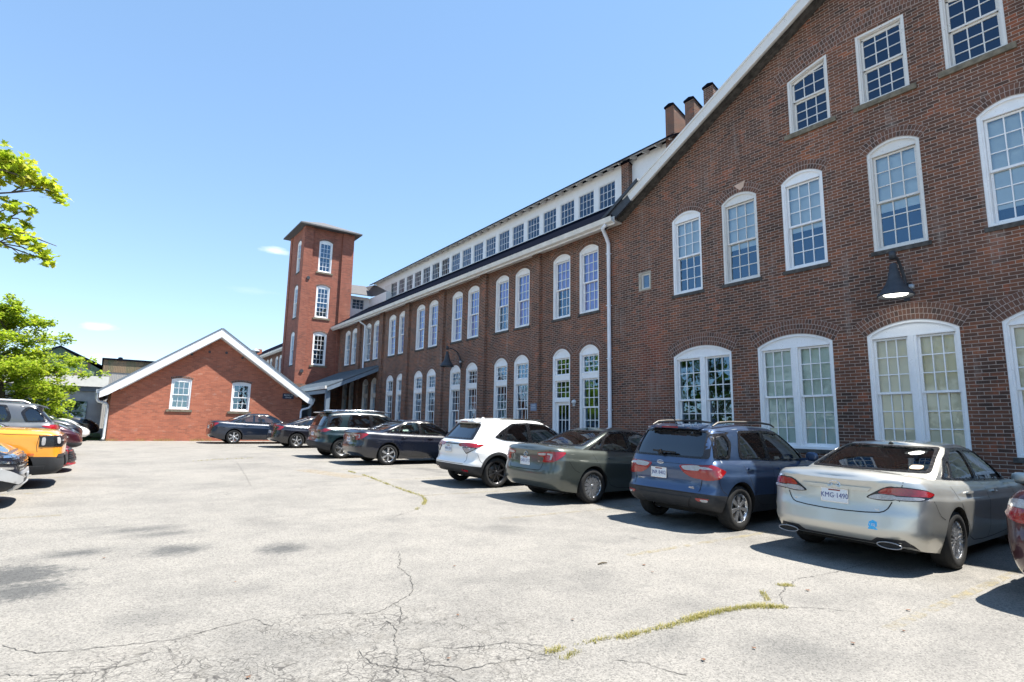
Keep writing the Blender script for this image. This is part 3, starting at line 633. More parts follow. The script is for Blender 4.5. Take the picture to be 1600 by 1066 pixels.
# ================================================================== ground
def asphalt():
    m=NT('sun_bleached_asphalt'); p=m.pos(); s=m.sep(p)
    flat=m.comb(s[0],s[1],0.0)
    big=m.noise(flat,.35,5,.6); mid=m.noise(flat,1.6,6,.62); agg=m.noise(flat,120,3,.8); agg2=m.noise(flat,38,2,.6)
    v=m.N.new('ShaderNodeTexVoronoi'); v.inputs['Scale'].default_value=85; m.l(flat,v.inputs['Vector'])
    cell=m.sep(v.outputs['Color'])[0]
    base=m.ramp(m.math('ADD',m.math('MULTIPLY',big,.5),m.math('MULTIPLY',mid,.5)),[(.36,(.190,.181,.167)),(.5,(.232,.220,.201)),(.66,(.262,.247,.223))])
    sp=m.ramp(m.math('ADD',m.math('MULTIPLY',agg,.62),m.math('MULTIPLY',cell,.38)),[(.28,(.50,.50,.50)),(.44,(.90,.90,.89)),(.62,(1.06,1.055,1.04)),(.75,(1.28,1.265,1.24))])
    base=m.mix(1.0,base,sp,'MULTIPLY')
    # old oil and tyre stains, plus two darker blotches at the left edge
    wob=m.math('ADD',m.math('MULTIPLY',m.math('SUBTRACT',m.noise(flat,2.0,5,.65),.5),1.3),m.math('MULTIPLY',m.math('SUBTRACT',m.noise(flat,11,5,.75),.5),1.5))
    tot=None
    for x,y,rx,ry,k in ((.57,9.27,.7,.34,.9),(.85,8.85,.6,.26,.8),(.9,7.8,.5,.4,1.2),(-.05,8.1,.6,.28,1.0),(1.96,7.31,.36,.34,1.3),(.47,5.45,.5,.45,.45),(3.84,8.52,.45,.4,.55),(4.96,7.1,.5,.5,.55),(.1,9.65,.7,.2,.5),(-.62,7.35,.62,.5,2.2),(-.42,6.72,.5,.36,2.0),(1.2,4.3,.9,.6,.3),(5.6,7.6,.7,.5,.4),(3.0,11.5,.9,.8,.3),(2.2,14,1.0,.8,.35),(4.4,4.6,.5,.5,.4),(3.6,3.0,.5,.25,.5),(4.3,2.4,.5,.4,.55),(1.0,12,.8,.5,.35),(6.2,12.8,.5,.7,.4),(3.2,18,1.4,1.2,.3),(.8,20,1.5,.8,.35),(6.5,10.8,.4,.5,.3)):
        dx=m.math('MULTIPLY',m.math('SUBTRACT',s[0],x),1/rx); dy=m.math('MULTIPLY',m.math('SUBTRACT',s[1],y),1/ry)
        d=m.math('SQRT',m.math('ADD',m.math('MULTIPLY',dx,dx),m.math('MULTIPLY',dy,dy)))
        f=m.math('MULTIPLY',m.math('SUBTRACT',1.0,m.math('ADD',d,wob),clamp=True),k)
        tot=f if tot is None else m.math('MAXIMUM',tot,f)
    gen=m.ramp(m.noise(m.scale(flat,(1,1.2,1)),.8,5,.6),[(.52,0.0),(.74,.42)])
    tot=m.math('MAXIMUM',tot,gen)
    oil=m.ramp(m.noise(flat,1.15,3,.5,.6),[(.70,0.0),(.76,.75)]); tot=m.math('MAXIMUM',tot,m.math('MULTIPLY',oil,m.ramp(m.noise(flat,7,3),[(.35,.4),(.6,1.0)])))
    bay=m.math('MULTIPLY',m.math('SUBTRACT',1.0,m.math('ABSOLUTE',m.math('SUBTRACT',s[0],8.2)),clamp=True),m.ramp(m.noise(m.scale(flat,(.8,1.6,1)),1.3,4,.6),[(.45,0.0),(.62,.7)])); tot=m.math('MAXIMUM',tot,bay)
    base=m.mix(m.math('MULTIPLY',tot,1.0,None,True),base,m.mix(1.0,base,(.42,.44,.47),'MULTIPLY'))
    # alligator cracking
    dn=m.N.new('ShaderNodeTexNoise'); dn.inputs['Scale'].default_value=3.2; dn.inputs['Detail'].default_value=4; m.l(flat,dn.inputs['Vector'])
    off=m.N.new('ShaderNodeVectorMath'); off.operation='MULTIPLY_ADD'; m.l(dn.outputs['Color'],off.inputs[0]); off.inputs[1].default_value=(.32,.32,0); m.l(flat,off.inputs[2])
    tot=None
    for sc,w in ((5.2,.024),(10.5,.05)):
        vo=m.N.new('ShaderNodeTexVoronoi'); vo.feature='DISTANCE_TO_EDGE'; vo.inputs['Scale'].default_value=sc; m.l(off.outputs[0],vo.inputs['Vector'])
        f=m.ramp(vo.outputs['Distance'],[(0,1.0),(w,0.0)])
        if sc>5: f=m.math('MULTIPLY',f,m.ramp(m.noise(flat,2.1,3),[(.40,0.0),(.52,.9)]))
        tot=f if tot is None else m.math('MAXIMUM',tot,f)
    dx=m.math('MULTIPLY',m.math('SUBTRACT',s[0],.95),1/2.0); dy=m.math('MULTIPLY',m.math('SUBTRACT',s[1],3.75),1/1.25)
    d=m.math('SQRT',m.math('ADD',m.math('MULTIPLY',dx,dx),m.math('MULTIPLY',dy,dy)))
    msk=m.math('MULTIPLY',m.math('SUBTRACT',1.12,m.math('ADD',d,m.math('MULTIPLY',wob,.5)),clamp=True),3.2,clamp=True)
    msk=m.math('MULTIPLY',msk,m.ramp(m.noise(flat,1.4,3),[(.33,.25),(.5,1.0)]))
    base=m.mix(m.math('MULTIPLY',m.math('MULTIPLY',tot,msk),1.0,None,True),base,(.045,.042,.04))
    dirt=m.math('MULTIPLY',m.ramp(m.noise(flat,5,5,.7),[(.5,0.0),(.72,.55)]),msk); base=m.mix(dirt,base,(.11,.10,.085))
    m.base(base,.93); m.b.inputs['Specular IOR Level'].default_value=.3
    m.bump(m.math('ADD',agg,m.math('MULTIPLY',agg2,.6)),.75,.006)
    return m.mat
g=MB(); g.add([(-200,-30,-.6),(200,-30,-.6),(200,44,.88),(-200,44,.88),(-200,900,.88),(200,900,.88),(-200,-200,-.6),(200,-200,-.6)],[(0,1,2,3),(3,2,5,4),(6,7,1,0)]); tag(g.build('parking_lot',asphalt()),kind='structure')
random.seed(5)
def strip(mb,pts,w,lift=.004,jit=.02,step=.03,mi=0):
    P=[]
    for (a,b) in zip(pts,pts[1:]):
        a=Vector(a);b=Vector(b); n=max(1,int((b-a).length/step))
        for i in range(n): P.append(a.lerp(b,i/n)+Vector((random.uniform(-jit,jit),random.uniform(-jit,jit))))
    P.append(Vector(pts[-1])); vs=[]
    for i,p in enumerate(P):
        d=(P[min(i+1,len(P)-1)]-P[max(0,i-1)]).normalized(); nn=Vector((-d.y,d.x)); ww=w*random.uniform(.25,1.3)*(.3 if i in(0,len(P)-1) else 1)
        for s in (1,-1): q=p+nn*ww/2*s; vs.append((q.x,q.y,gz(q.y)+lift))
    mb.add(vs,[(2*i,2*i+1,2*i+3,2*i+2) for i in range(len(P)-1)],mi)
CR={'c1':[(3.06,6.53),(2.89,6.07),(2.77,5.89),(2.73,5.51),(2.61,5.20),(2.49,4.97),(2.34,4.86),(2.21,4.78)],
'c2':[(2.23,4.81),(2.24,4.67),(2.15,4.45),(2.07,4.33)],'c3':[(1.88,4.70),(2.02,4.65),(2.21,4.78)],
'c4':[(2.02,4.44),(1.99,4.22),(1.88,4.00),(1.87,3.92),(1.70,3.56),(1.73,3.44)],
'c5':[(1.86,3.91),(1.98,3.80),(2.07,3.82),(2.16,3.72),(2.30,3.65),(2.61,3.57),(2.77,3.39)],
'c6':[(1.97,3.78),(1.92,3.54),(2.07,3.43),(2.08,3.37),(2.31,3.34),(2.70,3.25)],
'c7':[(1.61,3.99),(1.61,3.76),(1.72,3.61),(1.85,3.50),(1.93,3.32),(1.97,3.23)],
'c8':[(-0.38,5.31),(-0.16,5.03),(0.07,4.97),(0.32,4.91),(0.58,4.85),(0.84,4.92),(1.14,5.00),(1.23,4.78)],
'c9':[(-0.32,4.76),(-0.04,4.58),(0.15,4.53),(0.45,4.56)],'c10':[(1.48,4.90),(1.70,4.80),(1.89,4.73)],
'r1':[(6.23,3.39),(6.02,3.32),(5.82,3.28),(5.47,3.15),(5.26,2.99),(5.08,2.99)],'r2':[(6.23,3.39),(6.50,3.35),(6.87,3.32),(7.47,3.31),(8.40,3.26)],
'r3':[(5.19,2.93),(5.40,2.81),(5.51,2.68),(5.64,2.53)],'r4':[(3.03,2.95),(3.17,2.82),(3.19,2.70),(3.26,2.53)],'r5':[(2.57,3.51),(2.64,3.31),(2.73,3.21)],
'u2':[(4.52,21.24),(5.46,21.65),(6.20,21.49)],'u3':[(2.85,8.82),(3.45,8.83),(3.98,8.83),(4.81,8.85)],'u4':[(3.66,19.81),(3.09,15.42),(2.81,13.46)],
'x1':[(4.6,9.17),(4.2,8.9),(3.9,8.6)],'x2':[(4.1,13.2),(3.7,12.9),(3.6,12.5)],'x3':[(2.9,9.4),(2.4,9.5),(1.9,9.3)]}
cm=MB()
for k,v in CR.items(): strip(cm,v,.0075 if k[0]!='u' else .006,jit=.013)
tag(cm.build('pavement_cracks',plain('crack_dark',(.07,.066,.06),.95,.4,30)),kind='structure')  # even dark colour for the crack strips
def worn(name,c,lo=.44,hi=.62,mx=.75):
    m=NT(name); p=m.pos(); n=m.noise(p,7,6,.75); n2=m.noise(p,60,2,.7); f=m.ramp(m.math('ADD',m.math('MULTIPLY',n,.7),m.math('MULTIPLY',n2,.3)),[(lo,0.0),(hi,mx)])
    m.base(c,.9); m.set(m.b.inputs['Alpha'],f); return m.mat
yl=worn('worn_yellow_paint',(.36,.29,.13),.46,.62,.5)
pl=MB()
for y in (-.6,2.15,4.98,7.75,10.65,13.5,16.4,19.3,22.2,25.1): pl.add([(5.4,y,gz(y)+.004),(5.4,y+.1,gz(y+.1)+.004),(12.3,y+.1,gz(y+.1)+.004),(12.3,y,gz(y)+.004)],[(3,2,1,0)])
for y in (10.9,13.7,16.5,19.4,22.3,25.2): pl.add([(-5.5,y,gz(y)+.004),(-5.5,y+.1,gz(y+.1)+.004),(-.3,y+.1,gz(y+.1)+.004),(-.3,y,gz(y)+.004)],[(3,2,1,0)])
for y in (27.9,30.6): pl.add([(3.2,y,gz(y)+.004),(3.2,y+.1,gz(y+.1)+.004),(8.5,y+.1,gz(y+.1)+.004),(8.5,y,gz(y)+.004)],[(3,2,1,0)])
tag(pl.build('parking_lines',yl),kind='structure')
pl=MB(); pl.add([(4.55,16.6,gz(16.6)+.004),(5.05,16.8,gz(16.8)+.004),(5.85,14.4,gz(14.4)+.004),(5.2,14.3,gz(14.3)+.004)],[(3,2,1,0)]); tag(pl.build('faded_marking',worn('worn_orange_paint',(.40,.29,.14),.42,.62,.4)),kind='structure')
# grass in the joints and along wall foots
def leafmat(name,cols,trans=.35,sc=1.5):
    m=NT(name); g=m.N.new('ShaderNodeNewGeometry'); n=m.noise(g.outputs['Position'],sc,3)
    f=m.math('ADD',m.math('MULTIPLY',g.outputs['Random Per Island'],.65),m.math('MULTIPLY',n,.4))
    st=[(i/(len(cols)-1),c) for i,c in enumerate(cols)]; col=m.ramp(f,st); m.base(col,.55); m.b.inputs['Specular IOR Level'].default_value=.3
    tr=m.N.new('ShaderNodeBsdfTranslucent'); m.l(m.mix(1.0,col,(1.15,1.25,.75),'MULTIPLY'),tr.inputs['Color'])
    mx=m.N.new('ShaderNodeMixShader'); mx.inputs[0].default_value=trans; m.l(m.b.outputs[0],mx.inputs[1]); m.l(tr.outputs[0],mx.inputs[2]); m.l(mx.outputs[0],m.out.inputs[0]); return m.mat
grassm=leafmat('dry_green_grass',[(.15,.18,.04),(.26,.24,.07),(.38,.32,.12),(.44,.38,.18)],.3,4)
def blades(mb,x,y,n,r,h,lean=.6):
    for _ in range(n):
        a=random.uniform(0,6.28); q=r*math.sqrt(random.random()); bx,by=x+q*math.cos(a),y+q*math.sin(a); z=gz(by)
        hh=h*random.uniform(.4,1.2); d=random.uniform(0,6.28); l=hh*random.uniform(.2,lean); w=.0022
        p=Vector((-math.sin(d),math.cos(d),0))*w; t=Vector((math.cos(d)*l,math.sin(d)*l,hh)); b=Vector((bx,by,z)); mdl=b+Vector((t.x*.35,t.y*.35,hh*.6))
        mb.add([b-p,b+p,mdl+p*.8,mdl-p*.8,b+t],[(0,1,2,3),(3,2,4)])
def alongp(pts,step):
    for a,b in zip(pts,pts[1:]):
        a=Vector(a);b=Vector(b); n=max(1,int((b-a).length/step))
        for i in range(n): yield a.lerp(b,i/n)
gr=MB()
G1=[(2.72,3.29),(2.87,3.30),(3.00,3.28),(3.23,3.28),(3.38,3.20),(3.56,3.20),(3.85,3.19),(4.18,3.19),(4.52,3.19),(4.83,3.14),(5.05,3.05),(5.20,2.93)]
for p in alongp(G1,.012):
    k=max(0,noise.noise(Vector((p.x*3.5,p.y*2,1)))+.55); 
    if p.x>4.1: k=max(.5,k)+.25
    if random.random()<min(1,k*2.2): blades(gr,p.x,p.y+random.gauss(0,.012),int(12*k+4),.022+.026*k,.017+.012*k,2.2)
for pts in ([(2.74,3.15),(2.92,3.19)],[(5.45,3.32),(5.22,3.12)]):
    for p in alongp(pts,.016): blades(gr,p.x,p.y,7,.03,.03,1.2)
for p in alongp([(5.84,3.35),(5.95,3.29)],.012): blades(gr,p.x,p.y,22,.05,.02,1.8)
for pts in ([(5.84,15.87),(5.83,14.44),(5.65,12.99),(5.50,11.54),(5.45,10.60),(5.23,10.03),(4.86,9.43),(4.60,9.17)],):
    for p in alongp(pts,.022):
        if random.random()<.55+noise.noise(Vector((p.x*2,p.y*2,3))): blades(gr,p.x,p.y,8,.035,.045,1.2)
for p in alongp([(2.5,20.3),(3.6,21.0),(4.52,21.24)],.05):
    if random.random()<.5: blades(gr,p.x,p.y,8,.05,.05,1)
for x in [ .4+.05*i for i in range(90)]:
    if noise.noise(Vector((x*1.3,0,0)))>-.05: blades(gr,x,33.02,14,.10,.13,.8)
tag(gr.build('grass_tufts',grassm),'dry yellow green grass growing in the pavement cracks','grass',kind='stuff')
lw=MB()
for _ in range(5200):
    x=random.uniform(-6.5,.2); y=random.uniform(33.5,42); blades(lw,x,y,2,.05,.11,1.0)
tag(lw.build('lawn_grass',leafmat('lawn_green',[(.04,.09,.02),(.07,.13,.03),(.10,.16,.05)],.3,2)),'green lawn grass between the far parked cars and the low brick building','grass',kind='stuff')
l=MB(); l.add([(-6.5,33.5,gz(33.5)+.006),(.15,33.5,gz(33.5)+.006),(.15,42,gz(42)+.006),(-6.5,42,gz(42)+.006)],[(0,1,2,3)]); tag(l.build('lawn',plain('lawn_soil',(.05,.08,.025),.95,.3,3)),kind='structure')
# fallen leaves and a twig
lm=plain('dead_leaf',(.15,.075,.04),.8,.35,40)
for i,(x,y) in enumerate(((2.55,4.25),(2.07,3.55),(3.30,3.68),(3.55,2.62),(4.05,2.55),(5.2,4.6),(5.05,4.35),(5.9,3.1),(6.1,2.3),(1.2,6.1),(.2,7.7),(3.3,5.6),(4.8,2.2),(.9,3.95),(5.45,2.1))):
    q=MB(); r=random.uniform(.014,.026); pts=[]
    for k in range(10):
        a=6.283*k/10; rr=r*(1 if k%2==0 else .55)*(1.3 if k==0 else 1); pts.append((rr*math.cos(a),rr*math.sin(a),.004+.008*random.random()))
    pts.append((0,0,.012)); q.add(pts,[(k,(k+1)%10,10) for k in range(10)])
    o=q.build('fallen_leaf',lm,None,(x,y,gz(y)+.004),random.uniform(0,6)); tag(o,'small curled brown leaf lying on the pale open asphalt','leaf','fallen leaves on the asphalt')
q=MB(); q.tube([(-.07,0,.01),(0,.005,.016),(.07,-.004,.011)],[.006,.009,.005],7); tag(q.build('twig',plain('twig_bark',(.07,.055,.03),.9),None,(4.82,4.88,gz(4.88))),'short dark twig lying on the asphalt behind the parked cars','twig')
# ================================================================== cars
def ip(pts,x):
    n=len(pts)
    if x<=pts[0][0]: return pts[0][1]
    if x>=pts[-1][0]: return pts[-1][1]
    for i in range(n-1):
        if x<=pts[i+1][0]: break
    x0,y0=pts[i];x1,y1=pts[i+1];h=x1-x0; d=(y1-y0)/h
    def sl(k): return (pts[k+1][1]-pts[k][1])/(pts[k+1][0]-pts[k][0])
    def tg(k):
        if k==0 or k==n-1: return sl(min(k,n-2))
        a,b=sl(k-1),sl(k)
        return 0 if a*b<=0 else 2*a*b/(a+b)
    t=(x-x0)/h; m0,m1=tg(i)*h,tg(i+1)*h
    return y0*(2*t**3-3*t*t+1)+m0*(t**3-2*t*t+t)+y1*(-2*t**3+3*t*t)+m1*(t**3-t*t)
def ring_solid(rings,top,bottom=True,mats=None):
    # rings: list of levels, each a list of N pts symmetric in y (first half right side rear->front, second half mirrored front->rear)
    mb=MB(); N=len(rings[0]); h=N//2
    for r in rings: mb.v+=[tuple(p) for p in r]
    for k in range(len(rings)-1):
        for i in range(N):
            j=(i+1)%N; mb.f.append((k*N+i,k*N+j,(k+1)*N+j,(k+1)*N+i)); mb.m.append(mats(k) if mats else 0); mb.sm.append(True)
    def cap(k,crown,flip,mi):
        base=k*N; cols=6; grid=[]
        for i in range(h):
            a=Vector(mb.v[base+i]); b=Vector(mb.v[base+N-1-i]); row=[base+i]
            for c in range(1,cols):
                t=c/cols; p=a.lerp(b,t); p.z+=crown(p.x,1-(2*t-1)**2,abs(a.y)); row.append(len(mb.v)); mb.v.append(tuple(p))
            row.append(base+N-1-i); grid.append(row)
        for i in range(h-1):
            for c in range(cols):
                f=(grid[i][c],grid[i+1][c],grid[i+1][c+1],grid[i][c+1]); mb.f.append(f[::-1] if flip else f); mb.m.append(mi); mb.sm.append(True)
    cap(len(rings)-1,top,False,0)
    if bottom: cap(0,lambda x,s,y:0,True,1)
    return mb
def plan(x0,x1,Y,Dr,Df,n,ns,na=9):
    pts=[]
    for k in range(na):
        a=math.pi/2*(k+.12)/(na-.4)
        y=Y*min(1,math.sin(a))**(2/n); x=x0+Dr*(1-max(0,math.cos(a))**(2/n)); pts.append((x,-y))
    for i in range(1,ns): pts.append((x0+Dr+(x1-x0-Dr-Df)*i/ns,-Y))
    for k in range(na)[::-1]:
        a=math.pi/2*(k+.12)/(na-.4)
        y=Y*min(1,math.sin(a))**(2/n); x=x1-Df*(1-max(0,math.cos(a))**(2/n)); pts.append((x,-y))
    return pts+[(x,-y) for x,y in pts[::-1]]
TS=[0,.03,.08,.14,.2,.27,.34,.42,.5,.58,.64,.67,.70,.72,.75,.80,.86,.92,.955,.98,1.0]
def smooth01(t): t=max(0,min(1,t)); return t*t*(3-2*t)
def lower_body(P):
    L,Wd=P['L'],P['W']; rings=[]
    for t in TS:
        Y=Wd/2*ip(P['side'],t); ring=[]
        for (x,y) in plan(0,L,Y,P.get('Dr',.42),P.get('Df',.55),P.get('n',3.6),46):
            z0=ip(P['zb'],x); z1=ip(P['zt'],x); z=z0+(z1-z0)*t
            xx=x+ip(P['rear'],t)*(1-smooth01(x/.8))-ip(P['front'],t)*smooth01((x-(L-.9))/.9)
            # fender flares
            fl=0
            for xc in (P['xr'],P['xf']):
                d=math.hypot(x-xc,(z-P['r'])*.9); fl=max(fl,math.exp(-((d-P['r']*1.12)/.13)**2))
            yy=y*(1+P.get('flare',.018)*fl)
            # belt tucks under at the cabin, fuller at the shoulders
            ring.append((xx,yy,z))
        rings.append(ring)
    cl=P.get('clad',-1)
    def crown(x,s,Y): return P.get('crown',.05)*s*min(1,Y/(Wd*.4))
    return ring_solid(rings,crown,True,lambda k:2 if TS[k+1]<=cl+1e-6 else 0)
QS=[0,.12,.25,.4,.55,.7,.82,.9,.95,.985,1.0]
def cabin(P):
    rings=[]
    for q in QS:
        xr=ip(P['cr'],q); xf=ip(P['cf'],q); Y=P['W']/2*ip(P['cw'],q); ring=[]
        for (x,y) in plan(xr,xf,Y,P.get('cDr',.22),P.get('cDf',.30),P.get('cn',2.6),30,7):
            z0=ip(P['zt'],x)-.05; z1=ip(P['zr'],x); ring.append((x,y,z0+(z1-z0)*q))
        rings.append(ring)
    def crown(x,s,Y): return P.get('rcrown',.045)*s
    mb=ring_solid(rings,crown,False); return mb
def bvh_of(*mbs):
    v=[];f=[]
    for m in mbs:
        b=len(v); v+=[Vector(p) for p in m.v]; f+=[tuple(b+i for i in q) for q in m.f]
    return bvhtree.BVHTree.FromPolygons(v,f)
def chaikin(p,n=1,r=.05):
    q=[]; m=len(p)
    for i in range(m):
        a=Vector(p[i-1]);b=Vector(p[i]);c=Vector(p[(i+1)%m]); d1=min(r,(a-b).length*.35); d2=min(r,(c-b).length*.35)
        s0=b+(a-b).normalized()*d1; s1=b+(c-b).normalized()*d2
        for t in (0,.33,.67,1): q.append(s0*(1-t)**2+b*2*t*(1-t)+s1*t*t)
    return q
def inside(pt,poly):
    x,y=pt; c=False; n=len(poly)
    for i in range(n):
        x1,y1=poly[i]; x2,y2=poly[(i+1)%n]
        if (y1>y)!=(y2>y) and x<(x2-x1)*(y-y1)/(y2-y1)+x1: c=not c
    return c
def patch(mb,bvh,pts,ang=0.,off=.004,th=.012,grid=.05,holes=(),mi=0,rnd=0,pitch=0.,mirror=False):
    # lay a panel on the body: pts are approximate 3-D outline points; ang is the heading the panel is seen from (0 rear, 90 right side, 180 front)
    a=math.radians(ang); d=Vector((math.cos(a),math.sin(a),0)); u=Vector((-d.y,d.x,0)); v=Vector((0,0,1))
    if pitch:
        p=math.radians(pitch); d,v=(d*math.cos(p)-v*math.sin(p)).normalized(),(v*math.cos(p)+d*math.sin(p)).normalized()
    if mirror: d.y=-d.y; u.y=-u.y; v.y=-v.y; pts=[(p[0],-p[1],p[2]) for p in pts]; holes=[[(p[0],-p[1],p[2]) for p in h] for h in holes]
    def to2(p): p=Vector(p); return (p.dot(u),p.dot(v))
    def loop(ps):
        ps=chaikin(ps,rnd) if rnd else ps; q=[to2(p) for p in ps]; o=[]
        for i in range(len(q)):
            A=Vector(q[i]);B=Vector(q[(i+1)%len(q)]); n=max(1,int((B-A).length/grid+.5))
            for k in range(n): o.append(tuple(A.lerp(B,k/n)))
        return o
    out=loop(pts); hs=[loop(h) for h in holes]
    xs=[p[0] for p in out]; ys=[p[1] for p in out]; P2=list(out); E=[(i,(i+1)%len(out)) for i in range(len(out))]
    for h in hs:
        b=len(P2); P2+=h; E+=[(b+i,b+(i+1)%len(h)) for i in range(len(h))]
    x=min(xs)+grid/2
    edgepts=[Vector(p) for p in P2]
    while x<max(xs):
        y=min(ys)+grid/2
        while y<max(ys):
            if inside((x,y),out) and not any(inside((x,y),h) for h in hs) and min((Vector((x,y))-e).length for e in edgepts)>grid*.35: P2.append((x,y))
            y+=grid
        x+=grid
    r=geometry.delaunay_2d_cdt([Vector(p) for p in P2],E,[],0,1e-6)
    V=r[0]; F=[f for f in r[2] if len(f)==3]
    def cen(f): c=(V[f[0]]+V[f[1]]+V[f[2]])/3; return (c.x,c.y)
    F=[f for f in F if inside(cen(f),out) and not any(inside(cen(f),h) for h in hs)]
    o0=d*(-8); P3=[];NN=[]
    for q in V:
        org=u*q.x+v*q.y+o0; hit=bvh.ray_cast(org,d)
        if hit[0] is None:
            hit=bvh.find_nearest(u*q.x+v*q.y+d*(min((Vector(p).dot(d)) for p in pts)))
        n=hit[1]; n=-n if n.dot(d)>0 else n
        P3.append(hit[0]);NN.append(n)
    # smooth normals a little
    top=[p+n*(off+th) for p,n in zip(P3,NN)]; bot=[p+n*off*0-n*.004 for p,n in zip(P3,NN)]
    b=len(mb.v); 
    def fixf(f):
        A,B,C=(top[i] for i in f); nn=(B-A).cross(C-A); return f if nn.dot(NN[f[0]])>0 else f[::-1]
    F=[fixf(tuple(f)) for f in F]
    mb.add(top,F,mi,True)
    ed={}
    for f in F:
        for i in range(3): e=(f[i],f[(i+1)%3]); ed[e]=1
    rim=[e for e in ed if (e[1],e[0]) not in ed]
    k={}; vs=[]
    for e in rim:
        for i in e:
            if i not in k: k[i]=len(vs); vs+= [top[i],bot[i]]
    mb.add(vs,[(k[e[1]],k[e[0]],k[e[0]]+1,k[e[1]]+1) for e in rim],mi,False)
    return mb
def both(mb,bvh,pts,**k):
    patch(mb,bvh,pts,**k); patch(mb,bvh,pts,mirror=True,**k)
def ribbon(mb,bvh,pts,w=.007,ang=90,off=.0015,step=.04,mi=0,mirror=False,closed=False,smoothn=0):
    if mirror: pts=[(p[0],-p[1],p[2]) for p in pts]
    a=math.radians(ang)*(-1 if mirror else 1); d=Vector((math.cos(a),math.sin(a),0)); u=Vector((-d.y,d.x,0)); v=Vector((0,0,1))
    Q=[Vector((Vector(p).dot(u),Vector(p).dot(v))) for p in pts]
    for _ in range(smoothn):
        R2=[Q[0]]
        for A,B in zip(Q,Q[1:]): R2+=[A.lerp(B,.25),A.lerp(B,.75)]
        R2.append(Q[-1]); Q=R2
    if closed: Q.append(Q[0])
    S=[]
    for A,B in zip(Q,Q[1:]):
        n=max(1,int((B-A).length/step))
        for i in range(n): S.append(A.lerp(B,i/n))
    S.append(Q[-1]); row=[]
    for i,p in enumerate(S):
        t=(S[min(i+1,len(S)-1)]-S[max(i-1,0)]).normalized(); nn=Vector((-t.y,t.x)); r=[]
        for s in (1,-1):
            q=p+nn*w/2*s; h=bvh.ray_cast(u*q.x+v*q.y-d*8,d)
            if h[0] is None: h=bvh.find_nearest(u*q.x+v*q.y-d*1)
            n=h[1] if h[1].dot(d)<0 else -h[1]; r.append(h[0]+n*off)
        row.append(r)
    vs=[q for r in row for q in r]
    fs=[]
    for i in range(len(row)-1):
        f=(2*i,2*i+1,2*i+3,2*i+2); nn=(vs[f[1]]-vs[f[0]]).cross(vs[f[2]]-vs[f[0]]); fs.append(f if nn.dot(d)<0 else f[::-1])
    mb.add(vs,fs,mi,True)
def boolean(o,cutters,solidify=0):
    if solidify:
        s=o.modifiers.new('s','SOLIDIFY'); s.thickness=solidify; s.offset=-1; s.use_rim=True
    for c in cutters:
        m=o.modifiers.new('b','BOOLEAN'); m.operation='DIFFERENCE'; m.object=c; m.solver='EXACT'
    bpy.context.view_layer.update(); dg=bpy.context.evaluated_depsgraph_get(); me=bpy.data.meshes.new_from_object(o.evaluated_get(dg))
    o.modifiers.clear(); old=o.data; me.name=old.name; o.data=me
    for c in cutters: bpy.data.objects.remove(c,do_unlink=True)
    return o
def paint(name,c,metal=.35,rough=.32,coat=1.0):
    m=NT(name); p=m.pos(); fl=m.noise(p,900,1); col=m.mix(m.math('MULTIPLY',fl,.12),c,tuple(min(1,x*1.6) for x in c))
    dust=m.ramp(m.noise(p,2.5,5,.65),[(.35,rough),(.8,rough+.12)])
    m.base(col,dust,Metallic=metal); m.b.inputs['Coat Weight'].default_value=coat; m.b.inputs['Coat Roughness'].default_value=.03; return m.mat
CM={}
CM['tyre']=plain('tyre_rubber',(.018,.018,.018),.8,.25,30,spec=.3)
CM['alloy']=plain('alloy_wheel',(.60,.61,.63),.28,.1,8,metal=.85)
CM['dark_alloy']=plain('dark_alloy_wheel',(.06,.06,.065),.35,.1,8,metal=.7)
CM['hub']=plain('brake_disc',(.12,.11,.10),.5,.2,10,metal=.6)
CM['black_plastic']=plain('black_bumper_plastic',(.028,.029,.032),.62,.15,6,spec=.35)
CM['trim']=plain('gloss_black_trim',(.01,.01,.012),.25,.1,6)
CM['chrome']=plain('chrome_trim',(.75,.76,.78),.12,.05,4,metal=1.0)
CM['seat']=plain('car_seat_cloth',(.10,.095,.09),.85,.2,10)
CM['seat_light']=plain('tan_car_seat_cloth',(.30,.27,.22),.85,.15,10)
CM['plate_white']=plain('number_plate_white',(.62,.66,.70),.4,.05,20)
CM['plate_blue']=plain('number_plate_lettering',(.02,.04,.20),.5,.05,20)
CM['silver_part']=plain('silver_bumper_paint',(.50,.51,.52),.35,.05,5,metal=.5)
def lamp(name,c,rough=.12):
    m=NT(name); p=m.pos(); w=m.N.new('ShaderNodeTexVoronoi'); w.inputs['Scale'].default_value=70; m.l(p,w.inputs['Vector'])
    m.base(m.mix(m.math('MULTIPLY',w.outputs['Distance'],.9,clamp=True),tuple(x*.55 for x in c),c),rough); m.b.inputs['Coat Weight'].default_value=1.0; m.bump(w.outputs['Distance'],.25,.004); return m.mat
CM['red']=lamp('tail_lamp_red',(.36,.006,.010)); CM['darkred']=lamp('tail_lamp_dark_red',(.22,.008,.012)); CM['clear']=lamp('lamp_clear',(.48,.46,.46)); CM['amber']=lamp('lamp_amber',(.75,.16,.02)); CM['smoke']=lamp('lamp_smoked',(.05,.05,.055))
def text(s,size,parent,mat,loc,rot,name,ext=.0008,align='CENTER',sx=1.0):
    cu=bpy.data.curves.new(name,'FONT'); cu.body=s; cu.size=size; cu.align_x=align; cu.align_y='CENTER'; cu.extrude=ext; cu.resolution_u=2
    t=bpy.data.objects.new('t',cu); link(t); bpy.context.view_layer.update(); dg=bpy.context.evaluated_depsgraph_get(); me=bpy.data.meshes.new_from_object(t.evaluated_get(dg)); bpy.data.objects.remove(t,do_unlink=True)
    me.name=name; me.materials.clear(); me.materials.append(mat); o=bpy.data.objects.new(name,me); link(o); o.parent=parent; o.location=loc; o.rotation_euler=rot; o.scale=(sx,1,1); return o
